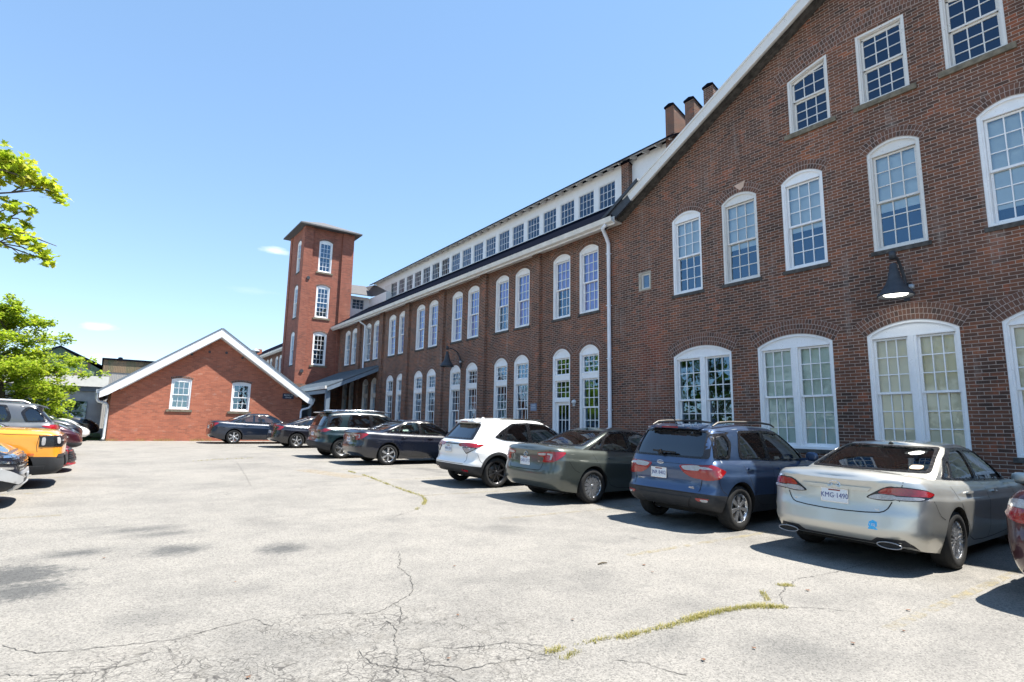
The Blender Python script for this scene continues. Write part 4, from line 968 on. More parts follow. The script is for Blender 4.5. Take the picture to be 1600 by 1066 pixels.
def rimmesh(r,style,n,mats):
    # outer face towards -Y
    m=MB(); w=.105
    m.lathe([(r*.985,-w+.0),(r*1.0,-w+.004),(r*.985,-w+.018),(r*.93,-w+.022),(r*.90,-w+.05),(r*.86,.08)],40,0,'Y')
    m.lathe([(0,-w+.012),(r*.13,-w+.012),(r*.17,-w+.022),(r*.19,-w+.05)],24,0,'Y')
    m.lathe([(0,-w+.009),(r*.09,-w+.009)],16,1,'Y')
    for i in range(n):
        a=2*math.pi*i/n+math.pi/2
        arms={'single':[0],'double':[-.13,.13],'twist':[.0]}[style]
        for da in arms:
            w0,w1=(r*.075,r*.15) if style=='single' else ((r*.05,r*.055) if style=='double' else (r*.07,r*.05))
            a0=a+da*.5; a1=a+da*(1.3 if style=='double' else 1)+(.35 if style=='twist' else 0)
            def pt(rr,aa,s,y): c,sn=math.cos(aa),math.sin(aa); return (rr*c-s*sn,y,rr*sn+s*c)
            q=[pt(r*.12,a0,-w0,-w+.018),pt(r*.12,a0,w0,-w+.018),pt(r*.93,a1,w1,-w+.012),pt(r*.93,a1,-w1,-w+.012)]
            m.extr(q,(0,.028,0),0)
    return m
def wheel(parent,x,side,P,mats):
    r=P['r']; rr=P.get('rim',.66)*r; yy=side*(P['W']/2-.115-P.get('wheel_in',0))
    h=MB(); h.lathe([(0,-.03),(rr*.72,-.03),(rr*.74,-.02),(rr*.74,.0),(0,.0)],24,0,'Y')
    ho=h.build('wheel',CM['hub'],parent,(x,yy,r)); 
    if side>0: ho.rotation_euler=(0,0,math.pi)
    t=MB(); w=.108; s=.985
    t.lathe([(rr*.97,-w*.86),(rr*1.02,-w),(rr+(r-rr)*.5,-w*1.06),(r*.955,-w*.93),(r*.985,-w*.72),(r,-w*.4),(r,w*.4),(r*.985,w*.72),(r*.955,w*.93),(rr*1.02,w),(rr*.97,w*.86)],48,0,'Y')
    for k in (-.45,-.15,.15,.45): t.lathe([(r*1.001,w*k-.004),(r*1.003,w*k),(r*1.001,w*k+.004)],48,1,'Y')
    t.build('tyre',[CM['tyre'],M['black_gap']],ho)
    rimmesh(rr,P.get('style','double'),P.get('spokes',7),None).build('rim',[mats['rim'],mats.get('cap',mats['rim'])],ho)
    return ho
def car(name,label,cat,P,X,Y,color,group=None,yaw=0):
    """rear bumper at X, centre line at Y, nose towards +X"""
    t=thing(name,label,cat,(X,Y,gz(Y)+.002),yaw,group,rx=SLOPE)
    mats={'paint':color,'rim':CM[P.get('rimmat','alloy')]}
    lb=lower_body(P); cb=cabin(P); BV=bvh_of(lb); CV=bvh_of(cb); AV=bvh_of(lb,cb)
    # body with wheel openings
    cut=MB(); ra=P['r']*1.0+P.get('gap',.055)
    for xc in (P['xr'],P['xf']):
        for sd in (1,-1):
            y0,y1=sd*(P['W']/2-.30),sd*(P['W']/2+.2); pr=[(0,min(y0,y1)),(ra,min(y0,y1)),(ra,max(y0,y1)),(0,max(y0,y1))]
            n=36; pts=[(xc+ra*math.cos(2*math.pi*k/n),min(y0,y1),P['r']+ra*math.sin(2*math.pi*k/n)*1.0) for k in range(n)]
            cut.extr(pts,(0,abs(y1-y0),0),1)
    co=cut.build('cut',[M['black_gap'],M['black_gap'],M['black_gap']]); fixn(co)
    body=lb.build('body',[color,M['black_gap'],CM['black_plastic']],None); fixn(body); boolean(body,[co]); body.parent=t; sharp(body,40)
    # cabin shell with window openings
    cutters=[]
    c=MB()
    for pl in P['side_win']: c.extr([(p[0],-2,p[1]) for p in chaikin(pl,1)],(0,4,0))
    cutters.append(fixn(c.build('cut',M['black_gap'])))
    for key,xa,xb in (('rear_win',-1,P['rw_in']),('front_win',P['L']+1,P['fw_in'])):
        c=MB(); pl=chaikin(P[key],1); c.extr([(xa,p[0],p[1]) for p in pl],(xb-xa,0,0)); cutters.append(fixn(c.build('cut',M['black_gap'])))
    gh=cb.build('roof_and_pillars',[P.get('cab_mat',color),M['black_gap']],None); fixn(gh); boolean(gh,cutters,.03); gh.parent=body; sharp(gh,40)
    # black surround and glass
    g=MB()
    for dlo,idx in P['dlos']:
        both(g,CV,[(p[0],-1,p[1]) for p in dlo],ang=90,off=.001,th=.006,holes=[[(p[0],-1,p[1]) for p in chaikin(P['side_win'][k],1)] for k in idx],rnd=1,grid=.07)
    patch(g,CV,[(0,p[0],p[1]) for p in P['rear_trim']],ang=0,off=.001,th=.006,holes=[[(0,p[0],p[1]) for p in chaikin(P['rear_win'],1)]],rnd=1,grid=.07)
    patch(g,CV,[(0,-p[0],p[1]) for p in P['front_trim']],ang=180,off=.001,th=.006,holes=[[(0,-p[0],p[1]) for p in chaikin(P['front_win'],1)]],rnd=1,grid=.07)
    g.build('window_trim',CM['trim'],body)
    for i,w in enumerate(P['side_win']):
        for mr in (False,True):
            g=MB(); patch(g,CV,[(p[0],-1,p[1]) for p in chaikin(w,1)],ang=90,off=-.012,th=.004,mirror=mr); g.build('side_window',M[P.get('glass_side',['car_glass']*9)[i]],body)
    g=MB(); patch(g,CV,[(0,p[0],p[1]) for p in chaikin(P['rear_win'],1)],ang=0,off=-.012,th=.004); g.build('rear_window',M[P.get('glass_rear','car_glass')],body)
    g=MB(); patch(g,CV,[(0,-p[0],p[1]) for p in chaikin(P['front_win'],1)],ang=180,off=-.012,th=.004); g.build('windscreen',M['car_glass'],body)
    # interior
    xa,xb=ip(P['cr'],.38),ip(P['cf'],.33); yw=P['W']/2*ip(P['cw'],.3)-.05; it=MB(); nx,ny=16,8
    vs=[(xa+(xb-xa)*i/nx,-yw+2*yw*j/ny,ip(P['zt'],xa+(xb-xa)*i/nx)+P.get('crown',.05)*(1-(2*j/ny-1)**2*(yw/(P['W']*.43))**2)+.008) for i in range(nx+1) for j in range(ny+1)]
    it.add(vs,[(i*(ny+1)+j,(i+1)*(ny+1)+j,(i+1)*(ny+1)+j+1,i*(ny+1)+j+1) for i in range(nx) for j in range(ny)]); it.build('interior',M['interior'],body)
    seats=P.get('seats',[]); sm=CM[P.get('seatmat','seat')]
    for sx,sy,top in seats:
        s=MB(); w=.25
        for (zz0,zz1,ww,dx) in ((P['belt']-.05,top-.17,w,0),(top-.15,top,.13,.02)):
            s.extr([(sx-.10+dx,sy-ww,zz0),(sx-.10+dx,sy+ww,zz0),(sx-.16+dx,sy+ww*.8,zz1),(sx-.16+dx,sy-ww*.8,zz1)],(.10,0,0))
        s.build('seat',sm,body)
    for xc in (P['xr'],P['xf']):
        for sd in (-1,1): wheel(t,xc,sd,P,mats)
    # seams
    s=MB()
    for rb in P.get('seams',[]):
        ribbon(s,AV,rb[0],w=rb[1] if len(rb)>1 else .008,ang=rb[2] if len(rb)>2 else 90,smoothn=1)
        if (rb[2] if len(rb)>2 else 90)!=0: ribbon(s,AV,rb[0],w=rb[1] if len(rb)>1 else .008,ang=rb[2] if len(rb)>2 else 90,mirror=True,smoothn=1)
    if s.v: s.build('panel_gaps',M['black_gap'],body)
    # handles, mirrors
    for hx,hz in P.get('handles',[]):
        for mr in (False,True):
            hnd=MB(); patch(hnd,BV,[(hx-.10,-1,hz-.018),(hx+.10,-1,hz-.014),(hx+.11,-1,hz+.012),(hx-.09,-1,hz+.016)],ang=90,off=.018,th=.012,rnd=1,mirror=mr)
            hnd.build('door_handle',CM[P['handlemat']] if P.get('handlemat') else color,body)
    mx,mz=P['mirror']
    for sd in (-1,1):
        m=MB(); yy=sd*(P['W']/2*ip(P['cw'],0)+.02); y2=sd*(P['W']/2+.10)
        m.bar((mx,yy-sd*.06,mz-.03),(mx-.02,y2-sd*.06,mz),.05,.04)
        prof=[(0,-.105),(.055,-.095),(.08,-.05),(.085,0),(.08,.05),(.055,.095),(0,.105)]
        b=len(m.v); m.lathe(prof,14,0,'Y'); 
        for i in range(b,len(m.v)): vx,vy,vz=m.v[i]; m.v[i]=(mx+vx*(.9 if vx>0 else .25),y2+vy,mz+.04+vz*.95)
        m.build('wing_mirror',P.get('mirmat',color),body)
    # exhaust-side underbody
    u=MB(); u.box(.55,P['L']-.6,-P['W']/2+.26,P['W']/2-.26,.19,ip(P['zb'],P['L']/2)+.05); u.build('underbody',M['black_gap'],body)
    return t,body,BV,CV,AV
def plate(parent,bv,y,z,txt,cols=('plate_white','plate_blue'),ang=0,extras=True,name='number_plate'):
    d=Vector((1,0,0)) if ang==0 else Vector((-1,0,0)); h=bv.ray_cast(Vector((-5 if ang==0 else 12,y,z)),d); p=h[0]; s=-1 if ang==0 else 1
    k=MB(); k.box(p.x+s*.004,p.x+s*.016,y-.152,y+.152,z-.077,z+.077); o=k.build(name,CM[cols[0]],parent)
    rot=(math.pi/2,0,-math.pi/2 if ang==0 else math.pi/2)
    text(txt,.085,o,CM[cols[1]],(p.x+s*.0175,y,z-.004),rot,'plate_text',sx=.86)
    if extras:
        k=MB(); k.box(p.x+s*.016,p.x+s*.0168,y-.07,y+.07,z+.054,z+.070); k.build('plate_band',CM['darkred'],o)
    f=MB(); 
    for (a,b,c,e) in ((-.158,.158,.077,.083),(-.158,.158,-.083,-.077),(-.158,-.152,-.077,.077),(.152,.158,-.077,.077)): f.box(p.x+s*.003,p.x+s*.018,y+a,y+b,z+c,z+e)
    f.build('plate_frame',CM['chrome'],o)
    return o
# ------------------------------------------------------------------ car shapes
SEDAN=dict(L=4.92,W=1.84,r=.335,xr=1.08,xf=3.87,belt=.98,crown=.055,Dr=.50,Df=.75,n=2.9,
 zt=[(0,1.035),(.12,1.065),(.5,1.055),(.9,1.03),(2.0,.975),(3.2,.94),(3.8,.93),(4.3,.83),(4.75,.70),(4.92,.62)],
 zb=[(0,.30),(.35,.25),(1.1,.19),(3.9,.19),(4.6,.19),(4.92,.21)],
 rear=[(0,.10),(.08,.035),(.2,.004),(.28,.0),(.33,.022),(.42,.018),(.50,.04),(.56,.06),(.85,.075),(.95,.06),(1,.09)],
 front=[(0,.10),(.2,0),(.45,0),(.7,.06),(.9,.18),(1,.34)],
 side=[(0,.90),(.1,.935),(.3,.982),(.5,.992),(.66,1.0),(.715,1.0),(.75,.982),(.85,.962),(.93,.93),(1,.86)],
 cr=[(0,.62),(.5,1.10),(.85,1.50),(1,1.76)],cf=[(0,3.90),(.5,3.38),(.85,3.02),(1,2.80)],cw=[(0,.865),(.3,.83),(.7,.75),(.88,.695),(1,.60)],
 zr=[(1.5,1.395),(2.35,1.43),(3.0,1.395)],rcrown=.04,cDr=.20,cDf=.3,cn=2.6,
 side_win=[[(1.17,1.045),(1.40,1.03),(1.58,1.24),(1.46,1.21)],[(1.46,1.03),(2.26,.995),(2.20,1.355),(1.86,1.345),(1.64,1.26)],[(2.35,.99),(3.40,.965),(3.08,1.20),(2.78,1.335),(2.29,1.358)]],
 dlos=[([(1.08,1.04),(1.3,1.005),(2.3,.968),(3.55,.938),(3.12,1.235),(2.80,1.368),(2.2,1.39),(1.82,1.38),(1.42,1.245)],[0,1,2])],
 rear_win=[(-.675,1.11),(.675,1.11),(.545,1.375),(-.545,1.375)],rear_trim=[(-.72,1.09),(.72,1.09),(.575,1.395),(-.575,1.395)],rw_in=1.85,
 front_win=[(-.66,.985),(.66,.985),(.51,1.36),(-.51,1.36)],front_trim=[(-.72,.95),(.72,.95),(.55,1.385),(-.55,1.385)],fw_in=2.7,
 seats=[(2.55,-.38,1.20),(2.55,.38,1.20),(1.62,-.42,1.15),(1.62,.42,1.15)],handles=[(1.62,.86),(2.62,.84)],mirror=(3.30,.95),
 seams=[([(2.33,-1,.97),(2.31,-1,.60),(2.33,-1,.26)],),([(3.42,-1,.94),(3.44,-1,.6),(3.36,-1,.30),(2.3,-1,.24),(1.62,-1,.28),(1.45,-1,.50),(1.22,-1,.74),(1.10,-1,.95)],),([(.70,-1,.60),(.56,-1,.66),(.42,-1,.82)],.007)],style='double',spokes=8)
SUV=dict(L=4.10,W=1.77,r=.34,xr=.76,xf=3.28,belt=1.05,crown=.03,Dr=.30,Df=.60,n=3.3,
 zt=[(0,1.03),(.3,1.06),(1.0,1.05),(2.6,1.01),(3.05,1.02),(3.5,.96),(3.9,.86),(4.10,.74)],
 zb=[(0,.34),(.3,.28),(.8,.24),(3.3,.24),(4.10,.26)],
 rear=[(0,.12),(.08,.04),(.2,0),(.34,0),(.42,.05),(.58,.075),(.8,.06),(1,.09)],
 front=[(0,.12),(.2,0),(.5,0),(.75,.04),(.9,.12),(1,.26)],
 side=[(0,.91),(.1,.945),(.3,.982),(.5,.99),(.64,1.0),(.70,1.0),(.74,.983),(.85,.972),(.92,.945),(1,.885)],
 cr=[(0,.06),(.5,.17),(.85,.28),(.95,.30),(1,.36)],cf=[(0,3.25),(.5,2.78),(.85,2.42),(1,2.2)],cw=[(0,.885),(.3,.86),(.7,.80),(.88,.755),(.96,.71),(1,.64)],
 zr=[(.3,1.535),(1.2,1.60),(2.3,1.565)],rcrown=.03,cDr=.18,cDf=.3,cn=3.2,
 side_win=[[(.33,1.12),(.62,1.10),(.70,1.32),(.62,1.44),(.42,1.43)],[(1.03,1.10),(1.70,1.07),(1.64,1.49),(1.08,1.48),(.98,1.22)],[(1.80,1.065),(2.85,1.04),(2.60,1.26),(2.26,1.46),(1.73,1.49)]],
 dlos=[([(.24,1.09),(.66,1.07),(.77,1.33),(.68,1.475),(.34,1.46)],[0]),([(.93,1.08),(1.75,1.04),(3.0,1.01),(2.68,1.27),(2.30,1.495),(1.7,1.53),(1.03,1.515),(.92,1.22)],[1,2])],
 rear_win=[(-.66,1.11),(.66,1.11),(.60,1.485),(-.60,1.485)],rear_trim=[(-.75,1.08),(.75,1.08),(.68,1.51),(-.68,1.51)],rw_in=.50,
 front_win=[(-.64,1.07),(.64,1.07),(.54,1.50),(-.54,1.50)],front_trim=[(-.70,1.04),(.70,1.04),(.58,1.53),(-.58,1.53)],fw_in=2.0,
 seats=[(2.0,-.38,1.30),(2.0,.38,1.30),(1.15,-.4,1.26),(1.15,.4,1.26)],handles=[(1.10,.93),(2.0,.91)],mirror=(2.78,1.06),
 glass_side=['privacy_glass','privacy_glass','car_glass'],glass_rear='privacy_glass',clad=.34,style='single',spokes=7,gap=.06,flare=.03,
 seams=[([(1.76,-1,1.05),(1.74,-1,.6),(1.76,-1,.36)],),([(2.90,-1,1.03),(2.94,-1,.65),(2.86,-1,.36),(1.76,-1,.33),(1.30,-1,.36),(1.17,-1,.55),(1.02,-1,.78),(.93,-1,.98)],),([(.40,-1,.56),(.30,-1,.62),(.24,-1,.78)],.007)])
def sc(P,L=None,W=None,zs=1.0,dz=0.0,**k):
    P=dict(P); fx=(L/P['L']) if L else 1.0; wy=(W/P['W']) if W else 1.0
    for a in ('zt','zb','zr'): P[a]=[(x*fx,z*zs+(dz if a!='zb' else 0)) for x,z in P[a]]
    for a in ('cr','cf'): P[a]=[(q,x*fx) for q,x in P[a]]
    f=lambda z:z*zs+dz
    P['side_win']=[[(x*fx,f(z)) for x,z in w] for w in P['side_win']]; P['dlos']=[([(x*fx,f(z)) for x,z in d],i) for d,i in P['dlos']]
    for a in ('rear_win','rear_trim','front_win','front_trim'): P[a]=[(y*wy,f(z)) for y,z in P[a]]
    P['seats']=[(x*fx,y,f(z)) for x,y,z in P['seats']]; P['handles']=[(x*fx,f(z)) for x,z in P['handles']]; P['mirror']=(P['mirror'][0]*fx,f(P['mirror'][1]))
    P['seams']=[tuple([[(x*fx,y,f(z)) for x,y,z in s[0]]]+list(s[1:])) for s in P['seams']]
    for a in ('xr','xf','rw_in','fw_in'): P[a]*=fx
    P['belt']=f(P['belt'])
    if L:P['L']=L
    if W:P['W']=W
    P.update(k); return P
def add(t,name,mat,fn,label=None):
    m=MB(); fn(m); o=m.build(name,mat,t)
    if label:o['label']=label
    return o
def tail(body,BV,shapes):
    # shapes: (name, material, outline 3-D, angle, offset)
    for nm,mt,pts,ang,off in shapes:
        for mr in (False,True):
            m=MB(); patch(m,BV,pts,ang=ang,off=off,th=.008,rnd=1,mirror=mr,grid=.04); m.build(nm,CM[mt] if isinstance(mt,str) else mt,body)
def emblem(t,BV,y,z,w,h,ring=True,ang=0,mat='chrome'):
    d=Vector((1,0,0)) if ang==0 else Vector((-1,0,0)); p=BV.ray_cast(Vector((-5 if ang==0 else 12,y,z)),d)[0]; s=-1 if ang==0 else 1
    m=MB(); n=28
    path=[(p.x+s*.008,y+w/2*math.cos(6.2832*k/n),z+h/2*math.sin(6.2832*k/n)) for k in range(n+1)]; m.tube(path,.006,6,caps=False)
    if ring: m.tube([(p.x+s*.008,y-w*.32,z+h*.18),(p.x+s*.009,y,z-h*.22),(p.x+s*.008,y+w*.32,z+h*.18)],.006,6)
    else: m.extr([(p.x+s*.004,y+w/2*.9*math.cos(6.2832*k/n),z+h/2*.9*math.sin(6.2832*k/n)) for k in range(n)],(s*.004,0,0))
    return m.build('emblem',CM[mat],t)
GRP='cars parked nose-in along the brick wall'
pt_silver=paint('silver_car_paint',(.53,.52,.475),.7,.34); pt_blue=paint('steel_blue_car_paint',(.040,.074,.150),.55,.3); pt_green=paint('grey_green_car_paint',(.078,.090,.080),.5,.3)
pt_white=paint('white_car_paint',(.80,.80,.79),.0,.3); pt_navy=paint('dark_navy_car_paint',(.005,.007,.016),.0,.25); pt_teal=paint('dark_teal_car_paint',(.007,.022,.027),.1,.28)
pt_black=paint('near_black_car_paint',(.005,.005,.010),.0,.25); pt_dblue=paint('deep_blue_car_paint',(.004,.011,.028),.1,.28); pt_maroon=paint('maroon_car_paint',(.045,.006,.012),.3,.28)
pt_orange=paint('orange_car_paint',(.80,.30,.02),.15,.3); pt_red=paint('red_car_paint',(.36,.01,.02),.35,.28); pt_grey=paint('mid_grey_car_paint',(.13,.135,.14),.6,.32)
CM['tip']=plain('brushed_exhaust_metal',(.30,.30,.31),.35,.2,20,metal=.8)
# ---------------- silver sedan
P=sc(SEDAN,seatmat='seat')
t,b,BV,CV,AV=car('sedan','silver sedan with two oblong exhaust tips and a small blue sticker on its rear bumper','car',P,7.33,3.50,pt_silver,GRP)
def mz_tail(b,BV):
    tail(b,BV,[
     ('tail_light','trim',[(.05,-.335,.815),(.05,-.50,.925),(.05,-.585,.965),(.06,-.66,.965),(.06,-.665,.81),(.05,-.5,.795)],12,.0),
     ('tail_light','red',[(.05,-.47,.875),(.05,-.52,.925),(.05,-.59,.952),(.06,-.652,.952),(.06,-.652,.872)],12,.006),
     ('tail_light','clear',[(.05,-.36,.815),(.05,-.455,.868),(.06,-.652,.868),(.06,-.652,.818),(.05,-.5,.806)],12,.006),
     ('tail_light','trim',[(.06,-.668,.808),(.06,-.668,.965),(.12,-.80,.965),(.30,-.88,.945),(.50,-.9,.895),(.38,-.9,.85),(.2,-.87,.815)],42,.0),
     ('tail_light','red',[(.06,-.672,.866),(.06,-.672,.954),(.12,-.80,.953),(.30,-.88,.934),(.48,-.9,.893),(.36,-.9,.862),(.25,-.87,.862)],42,.006),
     ('tail_light','clear',[(.06,-.672,.818),(.06,-.672,.855),(.22,-.87,.855),(.28,-.88,.842),(.18,-.86,.824)],42,.006)])
mz_tail(b,BV)
m=MB(); ribbon(m,BV,[(.0,-.60,.79),(.0,-.55,.69),(.0,-.46,.655),(.0,0,.635),(.0,.46,.655),(.0,.55,.69),(.0,.60,.79)],w=.012,ang=0,off=.002,smoothn=1)
ribbon(m,BV,[(0,-.665,.80),(0,-.69,.97),(0,-.70,1.02)],w=.008,ang=0,off=.002); ribbon(m,BV,[(0,.665,.80),(0,.69,.97),(0,.70,1.02)],w=.008,ang=0,off=.002); m.build('boot_gap',M['black_gap'],b)
m=MB(); patch(m,BV,[(0,-.37,.885),(0,.37,.885),(0,.40,.925),(0,-.40,.925)],ang=0,off=.012,th=.012); m.build('boot_garnish',pt_silver,b)
plate(t,BV,0,.80,'KMG·1490')
emblem(t,BV,0,.925,.13,.095)
for s in (-1,1):   # oblong exhaust tips in a black lower valance
    e=MB(); n=24; path=[(.035+.05*abs(math.cos(6.2832*k/n))*0,s*.58+.125*math.cos(6.2832*k/n),.318+.034*math.sin(6.2832*k/n)+s*0) for k in range(n+1)]; e.tube(path,.0065,8,caps=False); o=e.build('exhaust_tip',CM['tip'],t)
    e=MB(); e.extr([(.045,s*.58+.13*math.cos(6.2832*k/n),.325+.036*math.sin(6.2832*k/n)) for k in range(n)],(.01,0,0)); e.build('exhaust_mouth',M['black_gap'],o)
m=MB(); patch(m,BV,[(0,-.80,.235),(0,.80,.235),(0,.76,.33),(0,.70,.385),(0,.45,.385),(0,.38,.335),(0,-.38,.335),(0,-.45,.385),(0,-.70,.385),(0,-.76,.33)],ang=0,off=.001,th=.003); m.build('rear_valance',CM['black_plastic'],b)
st=plain('sky_blue_sticker',(.05,.42,.75),.4,.1,60); m=MB(); patch(m,BV,[(0,-.47,.47),(0,-.375,.47),(0,-.38,.55),(0,-.42,.575),(0,-.46,.555)],ang=0,off=.001,th=.001); o=m.build('sticker',st,b)
h=BV.ray_cast(Vector((-5,-.42,.52)),Vector((1,0,0)))[0]; text('USJ',.045,t,CM['plate_white'],(h.x-.006,-.42,.52),(math.pi/2,0,-math.pi/2),'sticker_lettering')
h=BV.ray_cast(Vector((-5,.47,.725)),Vector((1,0,0)))[0]; text('mazda',.055,t,CM['chrome'],(h.x-.004,.43,.715),(math.pi/2,0,-math.pi/2),'badge_lettering',ext=.002)
h=BV.ray_cast(Vector((-5,-.46,.70)),Vector((1,0,0)))[0]; text('mazda6',.035,t,CM['chrome'],(h.x-.004,-.43,.69),(math.pi/2,0,-math.pi/2),'badge_lettering',ext=.002)
m=MB(); patch(m,CV,[(0,-.60,1.13),(0,-.47,1.13),(0,-.47,1.175),(0,-.60,1.175)],ang=0,off=.003,th=.001,rnd=2); m.build('window_sticker',plain('cream_sticker',(.8,.55,.35),.6),b)
# ---------------- blue compact suv
P=sc(SUV,clad=.34)
t,b,BV,CV,AV=car('compact_suv','steel blue compact crossover with roof rails and a rear wiper, black bumper below','car',P,7.42,6.16,pt_blue,GRP)
tail(b,BV,[('tail_light','red',[(.05,-.26,.965),(.05,-.46,.985),(.05,-.655,.995),(.05,-.655,.775),(.05,-.5,.79),(.05,-.36,.855)],10,.0),
 ('tail_light','clear',[(.05,-.31,.953),(.05,-.46,.970),(.05,-.64,.978),(.05,-.64,.90),(.05,-.38,.895)],10,.006),
 ('tail_light','red',[(.05,-.665,.775),(.05,-.665,.995),(.14,-.86,.995),(.42,-.89,.90),(.24,-.88,.79),(.1,-.80,.76)],48,.0),
 ('tail_light','clear',[(.05,-.675,.925),(.05,-.675,.96),(.1,-.80,.955),(.16,-.85,.925)],48,.006),
 ('reflector','red',[(.02,-.58,.50),(.02,-.80,.50),(.02,-.80,.485),(.02,-.68,.455),(.02,-.63,.455)],14,.0),
 ('reflector','clear',[(.02,-.66,.485),(.02,-.79,.485),(.02,-.78,.45),(.02,-.70,.45)],14,.004)])
plate(t,BV,.12,.82,'JNR 8402'); emblem(t,BV,.10,.985,.13,.055,ring=False,mat='chrome')
m=MB(); ribbon(m,BV,[(0,-.66,1.02),(0,-.66,.80),(0,-.64,.60),(0,-.60,.56),(0,.60,.56),(0,.64,.60),(0,.66,.80),(0,.66,1.02)],w=.01,ang=0); m.build('tailgate_gap',M['black_gap'],b)
m=MB(); patch(m,BV,[(0,-.40,.33),(0,.40,.33),(0,.52,.50),(0,-.52,.50)],ang=0,off=.002,th=.012); m.build('bumper_panel',CM['black_plastic'],b)
m=MB(); m.bar((.045,.22,1.165),(.075,-.20,1.15),.03,.025); m.bar((.05,.06,1.12),(.05,.10,1.17),.05,.06); m.build('rear_wiper',CM['trim'],t)
m=MB()
m.extr([(.24,-.50,1.522),(.19,-.38,1.535),(.19,.38,1.535),(.24,.50,1.522),(.55,.48,1.575),(.55,-.48,1.575)],(0,0,.028)); m.build('spoiler',pt_blue,b)
m=MB(); m.box(.18,.21,-.16,.16,1.540,1.558); m.build('brake_light',CM['red'],b)
for s in (-1,1):
    m=MB(); m.tube([(.48,s*.60,1.58),(.62,s*.60,1.635),(.9,s*.60,1.655),(1.7,s*.595,1.665),(2.15,s*.585,1.635),(2.3,s*.58,1.59)],[.013,.019,.019,.019,.017,.012],8); m.build('roof_rail',CM['hub'],b)
m=MB(); m.tube([(.52,.12,1.60),(.50,.12,1.64),(.28,.12,1.80)],[.02,.008,.004],6); m.build('aerial',CM['trim'],t)
h=BV.ray_cast(Vector((-5,-.42,.66)),Vector((1,0,0)))[0]; text('4WD',.045,t,CM['chrome'],(h.x-.004,-.50,.64),(math.pi/2,0,-math.pi/2),'badge_lettering',ext=.002)
h=BV.ray_cast(Vector((-5,.5,.70)),Vector((1,0,0)))[0]; text('ECOSPORT',.03,t,CM['chrome'],(h.x-.004,.50,.70),(math.pi/2,0,-math.pi/2),'badge_lettering',ext=.002)
# ---------------- grey-green sedan
CAM=sc(SEDAN,L=4.81,W=1.82,zs=1.0,dz=.005,n=3.3,Dr=.42,
  rear=[(0,.12),(.08,.05),(.2,0),(.44,.0),(.52,.03),(.6,.05),(.9,.06),(.96,.03),(1,.06)])
CAM['side_win']=[[(1.14,1.05),(1.36,1.04),(1.50,1.25)],[(1.42,1.04),(2.20,1.00),(2.15,1.36),(1.80,1.35),(1.58,1.26)],[(2.29,.995),(3.32,.97),(3.0,1.21),(2.7,1.34),(2.24,1.362)]]
CAM['dlos']=[([(1.02,1.035),(1.3,1.01),(2.25,.972),(3.46,.943),(3.05,1.24),(2.73,1.373),(2.15,1.395),(1.76,1.385),(1.48,1.275)],[0,1,2])]
def cam_tail(b,BV):
    tail(b,BV,[
     ('tail_light','red',[(.04,-.36,.965),(.04,-.655,1.0),(.04,-.655,.79),(.04,-.52,.79),(.04,-.56,.885),(.04,-.39,.905)],10,.0),
     ('tail_light','clear',[(.04,-.385,.95),(.04,-.60,.97),(.04,-.60,.92),(.04,-.41,.912)],10,.006),
     ('tail_light','red',[(.04,-.665,.79),(.04,-.665,1.0),(.14,-.84,1.0),(.36,-.89,.99),(.26,-.88,.90),(.10,-.80,.80)],45,.0),
     ('tail_light','clear',[(.04,-.675,.93),(.04,-.675,.965),(.10,-.79,.96),(.08,-.77,.84),(.06,-.74,.84),(.07,-.76,.93)],45,.006),
     ])
    m=MB(); ribbon(m,BV,[(0,-.53,.78),(0,-.50,.66),(0,-.44,.63),(0,.44,.63),(0,.50,.66),(0,.53,.78)],w=.011,ang=0,smoothn=1); ribbon(m,BV,[(0,-.66,.80),(0,-.68,1.03)],w=.008,ang=0); ribbon(m,BV,[(0,.66,.80),(0,.68,1.03)],w=.008,ang=0); m.build('boot_gap',M['black_gap'],b)
P=dict(CAM,style='single',spokes=14,seatmat='seat_light',rim=.68)
t,b,BV,CV,AV=car('sedan','dull grey-green sedan with many-spoked wheel covers beside the blue crossover','car',P,6.98,9.28,pt_green,GRP); cam_tail(b,BV)
plate(t,BV,.0,.79,'GXB 3712'); emblem(t,BV,0,.925,.11,.08,ring=True)
h=BV.ray_cast(Vector((-5,-.42,.82)),Vector((1,0,0)))[0]; text('LE',.04,t,CM['chrome'],(h.x-.004,-.41,.80),(math.pi/2,0,-math.pi/2),'badge_lettering',ext=.002)
# ---------------- white crossover
P=sc(SUV,L=4.33,W=1.79,zs=.985,clad=.27,style='twist',spokes=8,rimmat='dark_alloy',rim=.74,r=.345,crown=.03)
P['cr']=[(0,.10),(.5,.34),(.85,.50),(.95,.54),(1,.62)]; P['rear_win']=[(-.58,1.12),(.58,1.12),(.47,1.43),(-.47,1.43)]; P['rear_trim']=[(-.68,1.085),(.68,1.085),(.56,1.455),(-.56,1.455)]; P['rw_in']=.75
P['side_win']=[[(.86,1.16),(1.0,1.12),(1.06,1.25)],[(1.12,1.10),(1.78,1.05),(1.74,1.46),(1.35,1.44),(1.18,1.32)],[(1.90,1.045),(3.02,1.01),(2.74,1.24),(2.40,1.43),(1.84,1.465)]]
P['dlos']=[([(.78,1.15),(1.05,1.08),(1.8,1.02),(3.15,.99),(2.82,1.25),(2.44,1.465),(1.8,1.505),(1.32,1.48),(.98,1.30)],[0,1,2])]
P['glass_side']=['privacy_glass']*3
P['handles']=[(2.1,.90)]
t,b,BV,CV,AV=car('crossover','white crossover with black lower bumper and wheel arches and dark spoked wheels','car',P,6.86,12.08,pt_white,GRP)
